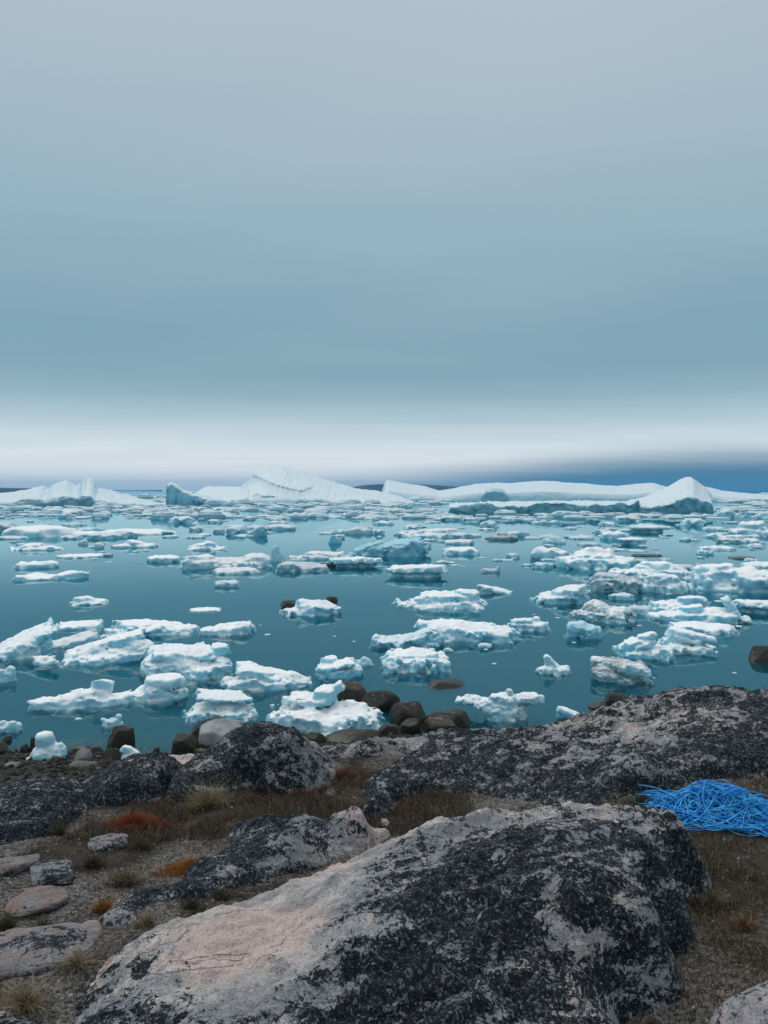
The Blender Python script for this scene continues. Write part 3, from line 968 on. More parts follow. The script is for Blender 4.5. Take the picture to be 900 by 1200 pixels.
# ------------------------------------------------------------------ floating ice
def floe(label, x0, x1, y0, y1, kind='lump', dirt=0.0, blue=0.0, dark=0.0, blobs=None, dep=None, name='ice_floe', cat='ice', group=None, amp=1.0, z0=0.0, res=None):
    """one piece of ice; picture box x0..x1, y0..y1 with y1 its front waterline.
    blobs: (px, py, half width, half height, half depth, power, roll, depth offset, pitch) in picture units"""
    base = at((x0 + x1) / 2, y1, z0)
    dist = math.hypot(base[0], base[1])
    e = math.atan2(EYE - z0, dist)
    s = math.hypot(dist, EYE - z0) / F
    Wp, Hp = x1 - x0, y1 - y0
    cx0 = (x0 + x1) / 2
    se = math.sin(e)
    if dep is None:
        dep = {'flat': .75, 'slab': .65, 'lump': .6, 'hump': .6, 'wedger': .45, 'wedgel': .45, 'peak': .55, 'tiers': .5}.get(kind, .55)
    D = Wp * dep
    D = min(D, Hp * 0.75 / max(se, .02)) if kind in ('flat', 'slab') else D
    if blobs:
        D = 2.05 * max(b[4] - (b[7] if len(b) > 7 else 0) for b in blobs if b[1] + b[3] > y1 - .45 * Hp)
    top = max(Hp - D * se, Hp * 0.35)          # height above the water, picture units
    bl = []

    def B(px, pz, rx, rz, ry, pw=2.6, roll=0., y=0., pit=0., qz=None):
        bl.append((px, y, pz, rx, ry, rz, pw + .4, roll, pit, qz or pw + .4))
    hw, hd = Wp / 2, D / 2
    r_ = lambda a: (rng.random() - .5) * 2 * a
    if blobs:
        for b in blobs:
            b = list(b) + [2.6, 0.0, 0.0, 0.0][len(b) - 5:]
            px, py, rx, rz, ry, pw, roll, yo, pit = b
            rx, ry, yo, rz = rx * .93, ry * 1.05, yo, rz * .92
            zc = (y1 - py) - (hd + yo) * se
            if zc - rz < top * .35 and abs(roll) < .3:
                zt_ = zc + rz
                zc = min(.22 * zt_, max(zc, 0)) if zt_ > 0 else zc
                rz = max(zt_ - zc, rz)
                B(px - cx0, zc, rx * 1.06, rz, ry * 1.06, pw, roll, yo, pit, 1.75)
            else:
                B(px - cx0, zc, rx, rz, ry, pw, roll, yo, pit)
    elif kind == 'flat':
        B(0, top * .05, hw, top * .9, hd, 2.6, 0, 0, 0, 1.9)
        B(r_(.4) * hw, top * .3, hw * .6, top * .65, hd * .8, 3.0, 0, 0, 0, 2.2)
    elif kind == 'slab':
        B(0, top * .72, hw, top * .30, hd, 4.0, r_(.04), 0, r_(.05))
        B(r_(.1) * hw, top * .15, hw * .86, top * .6, hd * .86, 3.0)
    elif kind == 'hump':
        B(0, top * .1, hw, top * .42, hd, 3.0)
        B(hw * r_(.3), top * .45, hw * .55, top * .55, hd * .7, 2.2, r_(.3))
        B(hw * r_(.6), top * .3, hw * .4, top * .45, hd * .6, 2.2, r_(.3))
    elif kind == 'wedger' or kind == 'wedgel':
        sg = 1 if kind == 'wedger' else -1
        ang = math.atan2(top * .8, Wp * .9)
        B(0, top * .40, hw * 1.0, top * .34, hd, 3.5, -ang * sg * -1)
        B(sg * hw * .45, top * .2, hw * .5, top * .5, hd * .9, 3.0)
        B(-sg * hw * .4, 0, hw * .6, top * .3, hd * .9, 3.0)
    elif kind == 'peak':
        B(0, 0, hw, top * .40, hd, 2.8)
        B(r_(.2) * hw, top * .4, hw * .5, top * .6, hd * .6, 2.0, r_(.5))
        B(hw * .4, top * .25, hw * .45, top * .4, hd * .7, 2.2, .3)
        B(-hw * .45, top * .2, hw * .4, top * .4, hd * .7, 2.2, -.2)
    elif kind == 'tiers':
        B(0, top * .12, hw, top * .30, hd, 3.0, r_(.05))
        B(hw * .05, top * .48, hw * .72, top * .16, hd * .8, 3.0, r_(.12))
        B(hw * r_(.3), top * .78, hw * .42, top * .22, hd * .55, 2.6, r_(.2))
        B(hw * r_(.3), top * .4, hw * .35, top * .5, hd * .45, 2.4)
    else:
        B(0, top * .15, hw * .97, top * .55, hd, 2.6)
        for _ in range(3):
            B(hw * r_(.55), top * (.45 + .1 * r_(1)), hw * (.32 + .1 * r_(1)), top * .5, hd * .6, 2.4, r_(.5), hd * r_(.3))
    # what floats below the surface
    if z0 == 0.0:
        xs_ = [b[0] for b in bl]
        B(np.mean(xs_), -top * .6, hw * .55, top * .55, hd * .55, 2.2)
    FL = np.array([1, 1, .78, 1, 1, .80]) if z0 == 0.0 else np.ones(6)
    S = [tuple(np.array(b[:6]) * s * FL) + tuple(b[6:]) for b in bl]   # metres
    L, T = Wp * s, top * s
    a = min(T * .11, L * .018) * amp
    sd = rng.random() * 50

    def dp(P, d):
        q1 = P / (L * .22) + sd
        q2 = P / (L * .075) + sd
        q2 = q2 * np.array([1, 1, 2.2])
        top_ = np.clip((P[:, 2] / T - .45) / .35, 0, 1)
        o = a * .10 - a * .9 * fbm(q1, 2) - a * .50 * (fbm(q2, 3, .5, ridged=True) - .9) * (1 - .7 * top_) - a * .34 * fbm(q2 * 3.1, 2)
        if z0 == 0.0:
            zz = P[:, 2] - T * .10
            o += a * .6 * np.exp(-(zz / (T * .16)) ** 2)      # melt notch at the waterline
        return o
    h = (res or (max(1.45, Wp / 74) if y1 > 690 else max(1.7, Wp / 60))) * s
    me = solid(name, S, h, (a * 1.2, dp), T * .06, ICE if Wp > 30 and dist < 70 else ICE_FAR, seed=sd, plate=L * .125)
    az = math.atan2(base[0], base[1])
    loc = (base[0] + math.sin(az) * D / 2 * s, base[1] + math.cos(az) * D / 2 * s, z0)
    return add(name, me, label, cat, group, loc=loc, rz=-az, color=(dirt, blue, dark, 1))


# --- the left group near the shore
floe('thin white floe alone in open water, upper left', 81, 126, 696, 709, blobs=[(104, 706, 21, 4, 14, 2.6, .05), (100, 702, 12, 5, 9, 2.2, -.1), (116, 703, 9, 2, 7, 2.6, -.1)])
floe('flat white floe above the left ice group', 68, 120, 725, 738, 'flat')
floe('snow slab on blue ice at the back of the left group', 127, 231, 723, 745,
     blobs=[(182, 733, 44, 6.5, 30, 3.5, -.10, 6), (178, 740, 50, 5, 26, 2.6), (215, 735, 15, 2.5, 14, 3), (135, 738, 9, 5, 10, 2.4), (160, 729, 20, 4, 16, 3)])
floe('tilted slab cut by the left edge, rising to the right', -24, 56, 737, 773,
     blobs=[(22, 751, 42, 6, 24, 3.5, .42, 0, .15), (25, 763, 32, 9, 22, 2.6), (44, 752, 12, 14, 16, 2.6), (-10, 768, 20, 6, 18, 2.6)])
floe('dirty grey green floe between the left slab and the big blue hollow floe', 56, 113, 740, 759,
     blobs=[(86, 749, 27, 4, 18, 3.2, .24), (80, 755, 24, 6, 16, 2.6)], dirt=.5, dark=.12)
floe('big white floe with a blue hollow along its side', 44, 178, 739, 779,
     blobs=[(120, 752, 52, 5, 20, 3.2, .24, 12), (125, 768, 52, 8, 24, 2.6, .08, -6), (60, 768, 17, 5, 12, 2.6), (158, 757, 20, 11, 18, 2.4), (105, 762, 34, 8, 18, 2.6, .15, 6)], blue=.12)
floe('broad two lobed white floe in the middle of the left group', 167, 271, 741, 798,
     blobs=[(217, 757, 44, 7, 34, 3.6, -.05, 16), (208, 768, 40, 9, 28, 2.6, 0, 4), (238, 784, 30, 10, 24, 2.4, 0, -18), (258, 776, 14, 9, 18, 2.4, 0, -4), (184, 769, 18, 10, 20, 2.4), (258, 755, 12, 8, 14, 2.4, 0, 10)])
floe('long low ice with two snowy humps near the left shore', 45, 216, 784, 827,
     blobs=[(112, 814, 56, 7, 24, 2.8), (122, 799, 15, 12, 11, 2.2), (184, 800, 24, 7, 14, 2.8, .03), (176, 813, 38, 6, 18, 2.8), (68, 812, 22, 8, 18, 2.4), (100, 809, 36, 7, 18, 2.4, .08)])
floe('hollowed white and turquoise ice right of the two lobed floe', 258, 367, 767, 809,
     blobs=[(298, 780, 26, 7, 24, 3, -.15, 8), (328, 791, 34, 9, 24, 2.6, -.2, 4), (345, 799, 20, 8, 18, 2.4), (290, 798, 24, 9, 22, 2.4, 0, -4), (268, 794, 11, 8, 14, 2.4), (318, 800, 22, 8, 20, 2.4, 0, -6)], blue=.15)
floe('mushroom shaped ice with a flat cap near the shore', 217, 300, 804, 845,
     blobs=[(263, 811, 34, 4, 24, 3, -.12, 4), (262, 823, 20, 8, 16, 2.4), (258, 832, 40, 8, 28, 2.6, .02), (260, 838, 34, 6, 26, 2.6)])
floe('largest beached ice, domed with a cap and a tower', 316, 448, 785, 860,
     blobs=[(384, 836, 62, 14, 42, 2.6, -.04), (396, 828, 40, 10, 28, 2.4, 0, 4), (358, 811, 26, 4.5, 22, 3, -.06, 6), (382, 804, 17, 14, 16, 2.4, 0, 8), (396, 793, 9, 7, 9, 2.2, .6, 8), (366, 818, 14, 6, 14, 2.6), (420, 838, 22, 11, 24, 2.4)])
floe('white slab tilted up to the right with a lump behind it', 367, 428, 763, 795,
     blobs=[(393, 776, 25, 4.5, 17, 3.2, .22), (396, 785, 26, 7, 18, 2.6), (387, 769, 10, 6, 9, 2.4, 0, 12), (414, 781, 12, 7, 12, 2.4)])
floe('small jagged bit right of the tilted white slab', 414, 438, 766, 780, 'peak', amp=1.3)
dr = floe('flat white floe with dark stones at both ends in open water', 328, 402, 696, 722,
     blobs=[(373, 707, 28, 6, 22, 3.2, -.22, 4), (362, 715, 30, 4, 20, 2.6), (345, 714, 14, 4, 12, 2.4)])
floe('rounded white floe above the left group', 238, 299, 723, 744,
     blobs=[(272, 735, 25, 8, 18, 2.6, .1), (252, 738, 16, 6, 14, 2.6), (284, 734, 13, 8, 14, 2.4)])
floe('thin sliver of ice in open water above the rounded floe', 223, 260, 710, 717, 'flat')
floe('blue white chunk cut by the left edge', -12, 17, 777, 800, 'lump', blue=.1)
floe('small white ice at the left edge off the shingle', -1, 24, 841, 858, 'lump')
floe('small curled bit of ice off the shingle', 118, 144, 834, 852,
     blobs=[(131, 845, 10, 4.5, 7, 2.4), (138, 841, 4, 6, 4, 2.2, -.3), (123, 842, 4, 3, 4, 2.2, -.5), (139, 848, 5, 3, 4, 2.2)])
floe('shaggy upright white ice chunk stranded on the shingle', 35, 75, 861, 895, z0=0.06, amp=1.7,
     blobs=[(55, 882, 16, 11, 12, 2.4), (53, 870, 10, 9, 8, 2.2), (69, 881, 6, 7, 6, 2.2), (42, 889, 7, 5, 7, 2.2)])
floe('torn white ice chunk stranded against the lichen ledge', 138, 169, 875, 900, z0=0.05, amp=1.7,
     blobs=[(154, 888, 12, 9, 9, 2.4, -.2), (150, 880, 7, 5, 5, 2.2, -.5), (160, 891, 8, 6, 7, 2.4)])
floe('little lump of ice beside the two humped ice', 229, 243, 804, 813, 'lump')
floe('tiny ice crumb floating in front of the two humped ice', 88, 96, 840, 844, 'flat')
# --- centre
floe('flat grey white slab with a dark wet underside, upper centre', 455, 524, 656, 677, 'slab', dirt=.15)
floe('white hump tapering to a low left tongue', 465, 574, 684, 713,
     blobs=[(519, 706, 52, 5, 30, 2.8), (520, 697, 34, 8, 22, 2.3, .08), (548, 693, 16, 9, 14, 2.2, -.2), (485, 706, 20, 3, 16, 2.8), (552, 704, 20, 5, 16, 2.6)], dirt=.12)
floe('small bluish wedge right of the white hump', 561, 602, 683, 696, 'wedgel', blue=.2)
floe('thick slab with a granular snow top and blue side, centre', 486, 607, 717, 752,
     blobs=[(552, 733, 55, 8.5, 34, 4, -.06), (545, 742, 50, 8, 32, 3), (505, 728, 20, 5, 18, 2.6, -.1, 8), (575, 740, 28, 9, 26, 3)])
floe('low blue ice behind the thick snow topped slab', 594, 644, 718, 739,
     blobs=[(620, 731, 23, 6, 14, 3), (628, 723, 5, 3.5, 5, 2.2), (612, 724, 14, 2.5, 10, 3)], blue=.3)
floe('blue wedge rising to a point, left of the thick slab', 432, 515, 729, 760,
     blobs=[(478, 746, 36, 6, 20, 3, .2), (497, 743, 14, 12, 14, 2.2, .3), (455, 750, 22, 7, 18, 2.6), (440, 745, 8, 7, 10, 2.6), (484, 753, 26, 6, 18, 2.6)], blue=.72)
floe('lumpy white block in front of the blue wedge', 443, 531, 754, 788,
     blobs=[(488, 772, 41, 12, 28, 3, -.03), (485, 764, 32, 8, 22, 2.6), (515, 775, 15, 9, 18, 2.4), (458, 773, 14, 9, 16, 2.4)], amp=1.3)
floe('lone swept fin of ice in open water', 625, 670, 763, 790,
     blobs=[(647, 783, 20, 4, 12, 2.6), (648, 775, 15, 4.5, 7, 2.6, -.75), (642, 771, 5, 7, 5, 2.2, .2), (660, 783, 9, 4, 8, 2.4)])
floe('star shaped knobbly ice with two arms behind the ridge', 532, 639, 797, 845, amp=1.35,
     blobs=[(587, 829, 22, 13, 17, 2.4), (590, 815, 17, 11, 13, 2.3), (596, 803, 6, 7, 6, 2.2), (549, 818, 17, 6, 12, 2.4, .12, 6), (617, 812, 19, 7, 13, 2.4, .1, 4), (606, 822, 12, 8, 12, 2.4), (568, 820, 14, 7, 12, 2.4)])
floe('small white ice tip just behind the ridge', 652, 684, 825, 842, 'wedgel')
floe('tiny white chip below the thick snow topped slab', 560, 576, 752, 758, 'flat')
floe('tiny white chip at the corner of the lumpy block', 519, 532, 757, 764, 'lump')
floe('small arrow shaped floe in the upper centre water', 562, 588, 658, 671, blobs=[(573, 667, 11, 2, 8, 2.8), (583, 664, 3, 5, 4, 2.2, -.2)], dark=.25, blue=.3)
# --- right group
floe('broad peaked floe with a blue band at its foot', 652, 744, 636, 667,
     blobs=[(697, 655, 44, 7, 34, 2.8), (695, 647, 26, 9, 24, 2.2), (720, 654, 22, 7, 22, 2.4), (670, 655, 18, 6, 20, 2.4)], blue=.1)
floe('grey floe with a deep dark underside right of centre', 691, 752, 664, 694,
     blobs=[(721, 680, 28, 9, 22, 3), (712, 672, 16, 6, 16, 2.6), (735, 684, 18, 7, 16, 2.6)], dirt=.25, dark=.35)
floe('rounded floe with a bright blue stripe', 751, 805, 665, 695,
     blobs=[(778, 685, 26, 6, 20, 2.8), (776, 675, 19, 7, 16, 2.4), (796, 683, 9, 5, 12, 2.6)], blue=.18)
floe('brownish dirty floe behind the striped floe', 719, 818, 653, 677, 'hump', dirt=.42)
floe('big thick slab cut by the right edge', 811, 922, 654, 694,
     blobs=[(868, 671, 52, 11, 34, 3.6, -.03), (840, 664, 26, 8, 24, 2.8, .1), (885, 682, 40, 9, 30, 3), (850, 686, 30, 7, 24, 3)], dirt=.1)
floe('white floe fading into blue shallows, right of centre', 624, 692, 678, 708,
     blobs=[(655, 696, 30, 5, 22, 2.8, .1), (668, 688, 20, 7, 18, 2.6, .15), (680, 694, 10, 7, 12, 2.4)])
floe('grey gritty pyramid of ice', 666, 744, 694, 729, dirt=.75, amp=1.3,
     blobs=[(705, 719, 37, 8, 24, 2.6), (698, 708, 20, 11, 17, 2.2), (722, 715, 18, 8, 16, 2.4), (680, 718, 13, 7, 13, 2.4)])
floe('small white floe tucked behind the gritty pyramid', 736, 763, 706, 720, 'flat')
floe('flat oval floe above the gritty pyramid', 714, 742, 692, 703, 'flat', blue=.2)
floe('white mound on a low dark blue shelf', 762, 829, 693, 717,
     blobs=[(796, 710, 33, 4, 20, 3), (809, 700, 18, 6, 14, 2.4), (785, 706, 20, 3, 16, 3)], blue=.25)
floe('long wedge with a tall leaning slab at its right end', 766, 876, 698, 730, amp=.8,
     blobs=[(855, 712, 22, 5.5, 10, 3.4, -.95), (820, 719, 44, 6, 20, 2.6, .06), (785, 721, 20, 4, 16, 2.6), (810, 711, 16, 6, 10, 2.4, .2), (866, 722, 9, 7, 10, 2.6), (836, 715, 16, 8, 12, 2.6)])
floe('low blue floe in front of the leaning slab', 787, 858, 726, 742, 'flat', blue=.45)
floe('flat white floe at the right edge above the open water', 864, 912, 700, 719, 'slab')
floe('round blue lump of clear ice', 662, 705, 723, 748,
     blobs=[(684, 737, 19, 11, 15, 2.5, -.2), (676, 731, 12, 7, 10, 2.4), (694, 741, 11, 7, 11, 2.4)], blue=.85)
floe('stepped ice in layers left of a second stepped floe', 720, 789, 734, 772,
     blobs=[(754, 762, 31, 7, 20, 2.6, .03), (748, 751, 20, 6, 16, 2.6, .15), (757, 741, 12, 6, 10, 2.4, .45), (737, 760, 13, 8, 14, 2.4), (775, 761, 12, 7, 14, 2.4)])
floe('stepped ice with slanting ridges at the right of its pair', 776, 838, 732, 763,
     blobs=[(806, 756, 30, 5, 20, 2.8, -.1), (803, 746, 22, 4.5, 15, 2.8, -.2), (800, 738, 17, 4, 11, 2.8, -.15), (822, 743, 13, 3.5, 9, 2.6, -.1), (790, 752, 12, 7, 14, 2.4)])
floe('chunky gritty ice with a dark underside nearest the ridge', 690, 764, 765, 800, dirt=.8, amp=1.35,
     blobs=[(712, 782, 20, 14, 20, 2.6, -.1), (742, 782, 20, 11, 18, 2.4, -.15), (727, 776, 26, 8, 18, 2.4, -.1), (720, 790, 20, 8, 18, 2.4), (704, 774, 12, 9, 12, 2.4)])
floe('black ice bar floating beyond the brownish floe', 739, 774, 648.5, 652.5, 'flat', dark=1.0)
floe('dark green ice bar near the right edge', 857, 881, 650, 655, 'flat', dark=.8, blue=.5)
# --- the middle distance
floe('large blue wedge of clear ice in the middle distance', 399, 501, 622, 652, blue=.95,
     blobs=[(455, 640, 46, 7, 22, 3, .2), (478, 641, 22, 9, 18, 2.6), (432, 641, 26, 8, 16, 2.4, .2), (425, 648, 24, 4, 16, 2.6)])
floe('teal block with a white lid left of the blue wedge', 319, 384, 655, 670, blue=.6, dark=.3,
     blobs=[(355, 661, 30, 5, 18, 3, -.05), (352, 665, 28, 5, 20, 3), (338, 664, 14, 4, 12, 2.6)])
floe('flat dark edged floe under the dirty band at left centre', 251, 303, 662, 673, 'flat', dirt=.2, dark=.15)
floe('small pale floe alone below the dark edged floe', 252, 281, 677, 688, 'flat')
floe('flat white floe beside the teal block', 385, 447, 648, 665, 'slab')
floe('dirt streaked ridge of ice behind the teal block', 340, 412, 642, 656, 'hump', dirt=.6, dark=.1)
floe('black slab of ice at the right end of the teal block', 374, 413, 656, 664, 'flat', dark=1.0)
floe('grey oval floe at left centre', 219, 267, 632, 645, 'hump', dirt=.2)
floe('little blue pyramid of clear ice', 384, 401, 623, 637, 'peak', blue=.85)
floe('tilted blue plate of clear ice in the drift', 288, 314, 612, 628, 'wedger', blue=.7)
floe('long dirty row of ice with dark reflections at left centre', 206, 325, 644, 666, dirt=.55, dark=.12,
     blobs=[(262, 657, 54, 5, 26, 3), (235, 652, 22, 6, 18, 2.4), (300, 652, 20, 7, 16, 2.4), (270, 655, 24, 6, 18, 2.6)])
floe('upright grey fin on the dirty row of ice', 314, 334, 634, 658, 'peak', blue=.3)
floe('very long low grey floe across the left', 10, 206, 612, 628, dirt=.4,
     blobs=[(55, 621, 44, 6, 26, 2.8), (120, 624, 84, 3, 26, 3.2), (66, 620, 14, 6, 12, 2.4), (30, 622, 20, 5, 18, 2.6)])
floe('grey two part floe at the upper left', 18, 70, 635, 645, 'hump', dirt=.2, blue=.2)
floe('dark fringed floe right of the two part floe', 132, 184, 631, 642, 'hump', dirt=.3, blue=.3)
floe('thin grey floe with a flat front below the upper left floes', 69, 120, 647, 654, 'flat', dirt=.2)
floe('oval white pancake of ice at left', 21, 67, 655, 666, 'flat')
floe('longer white pancake of ice with a pointed right tip', 23, 106, 666, 679,
     blobs=[(50, 675, 26, 4, 18, 2.8), (80, 673, 20, 4, 16, 2.8), (98, 671, 8, 1.6, 6, 2.8)])
floe('white topped flat floe touching the dirty row', 172, 210, 648, 659, 'flat')
floe('tiny grey floe in a gap at upper left', 91, 103, 631, 638, 'lump', blue=.3)
floe('tiny block shaped floe beside the dark fringed floe', 110, 122, 634, 642, 'lump', blue=.3)
floe('tiny dark crumb left of the white topped flat floe', 121, 132, 647, 652, 'flat', blue=.4, dark=.3)
floe('dirty grey rounded floe in front of the tabular berg', 470, 546, 616, 630, 'hump', dirt=.5, dark=.12)
floe('dark topped thin floe below the dirty rounded floe', 519, 556, 630, 638, 'flat', dirt=.5, dark=.2)
floe('grey lens shaped floe above the white hump', 518, 561, 638, 650, 'flat', dirt=.2)
floe('narrow dark floe with a pointed left end', 568, 606, 625, 633, 'flat', dark=.6)
floe('square grey blue block in the right middle distance', 620, 666, 632, 656, dirt=.35, blue=.35,
     blobs=[(634, 645, 13, 9, 12, 3.4), (648, 648, 18, 8, 14, 2.8)])
floe('low dome just behind the square grey block', 636, 663, 625, 637, 'hump', dirt=.3)
floe('flat bright floe below the tabular berg at right', 726, 757, 628, 638, 'slab')
floe('small dark edged slab under the peak of the tabular berg', 742, 781, 614, 624, 'slab', dark=.1)
floe('grey double lump near the right edge', 856, 908, 607, 629, 'hump', dirt=.35, blue=.15)
floe('dark edged white floe left of the grey double lump', 839, 886, 624, 636, 'hump', dark=.1)
floe('thin white strip of ice below the dark edged floe', 822, 858, 638, 645, 'flat')
floe('bright thin strip under the berg peak at right', 824, 848, 616, 622, 'flat')
floe('pale oval floe in the drift at right', 704, 736, 620, 632, 'flat')
floe('thin pale floe left of the oval drift floe', 667, 696, 626, 632, 'flat')
floe('white floe at the right edge behind the thick slab', 872, 914, 656, 668, 'flat')

# dark stones carried by the ice
for lab, x0, x1, y0, y1 in [('dark stone at the left end of the flat white floe', 329, 351, 703, 711), ('dark stone at the right end of the flat white floe', 381, 396, 699, 706)]:
    boulder(lab, x0, x1, y0, y1, (0.05, 0.05, 0.05), z0=.05, name='dropped_stone', cat='stone')

# --- countless-looking drift: small individual fragments copied from a few shapes
def fragment_shape(i):
    W = 1.0
    k = i % 5
    th = [.10, .16, .24, .13, .34][k]
    bl = [(0, 0, th * .1, .5, .38, th * .8, 3.0, 0, 0)]
    for _ in range(2):
        bl.append(((rng.random() - .5) * .6, (rng.random() - .5) * .4, th * .4, .2 + .12 * rng.random(), .22, th * .6, 2.4, (rng.random() - .5) * .5, 0))
    sd = rng.random() * 50

    def dp(P, d):
        return -.02 * fbm(P / .28 + sd, 3, .55) - .01 * fbm(P / .09 + sd, 2)
    return solid('ice_fragment', bl, .042, (.05, dp), .03, ICE_FAR, seed=sd, plate=.2)


FRAG = [fragment_shape(i) for i in range(12)]
ZONES = [  # how many, picture x range, picture y range, width range, label
    (95, (0, 450), (596, 634), (8, 34), 'small flat ice fragment packed in the far drift, left half'),
    (85, (450, 900), (600, 630), (7, 30), 'small flat ice fragment packed in the far drift, right half'),
    (50, (600, 900), (628, 668), (7, 26), 'small ice fragment drifting between the floes at right'),
    (18, (440, 620), (630, 668), (6, 18), 'small ice fragment in the gap of open water at upper centre'),
    (16, (0, 230), (628, 662), (5, 14), 'small ice fragment in the calm light water at left'),
    (14, (640, 880), (695, 790), (5, 11), 'ice crumb in the water around the right hand floes'),
    (8, (290, 640), (690, 790), (4, 8), 'ice crumb on the open water at centre'),
]
for n, xr, yr, wr, lab in ZONES:
    for _ in range(n):
        px = xr[0] + rng.random() * (xr[1] - xr[0])
        u = rng.random()
        py = yr[0] + (u ** 1.25) * (yr[1] - yr[0])
        wp = wr[0] + rng.random() ** 1.8 * (wr[1] - wr[0])
        p = at(px, py)
        s = p[1] / F * wp
        o = add('ice_fragment', FRAG[rng.integers(12)], lab, 'ice', lab.replace('fragment', 'fragments').replace('crumb', 'crumbs'),
                loc=(p[0], p[1], 0), rz=rng.random() * 6.3,
                color=(.45 * rng.random() ** 2, .75 * rng.random() ** 1.5, .22 * rng.random() ** 2, 1))
        o.scale = (s, s * (.8 + .5 * rng.random()), s * (.55 + .5 * rng.random()))

# brash beyond counting in front of the bergs
V, Fq, k0 = [], [], 0
for i in range(2600):
    px = -60 + rng.random() * 1020
    u = rng.random()
    py = 582.5 + 26 * u ** 1.5
    if 520 < px < 845 and py < 603:
        continue
    p = at(px, py)
    s = p[1] / F * (4 + 26 * rng.random() ** 2.5)
    m = 9
    th = np.linspace(0, 2 * np.pi, m, endpoint=False) + rng.random()
    rad = s * .5 * (.7 + .5 * rng.random(m))
    el = .5 + .5 * rng.random()
    ht = s * (.06 + .22 * rng.random() ** 2)
    rings = []
    for fr, zz in ((1.0, -.15 * s), (1.02, ht * .45), (.82, ht * (.9)), (.35, ht * 1.05)):
        rings.append(np.column_stack([p[0] + np.cos(th) * rad * fr, p[1] + np.sin(th) * rad * fr * el, zz + ht * .25 * (rng.random(m) - .5)]))
    V.append(np.concatenate(rings))
    for r in range(3):
        for j in range(m):
            a, b = k0 + r * m + j, k0 + r * m + (j + 1) % m
            Fq.append((a, b, b + m, a + m))
    for j in range(1, m - 1, 2):
        t_ = k0 + 3 * m
        Fq.append((t_, t_ + j, t_ + j + 1, t_ + (j + 2) % m if j + 2 < m else t_ + j + 1))
    k0 += 4 * m
Fq = [q_ for q_ in Fq if len(set(q_)) == 4]
me = mesh_from('brash_ice', np.concatenate(V), np.array(Fq), ICE_FAR, smooth=False)
add('brash_ice', me, 'dense far drift of broken brash ice in front of the bergs', 'ice', kind='stuff', color=(.25, .3, .10, 1))

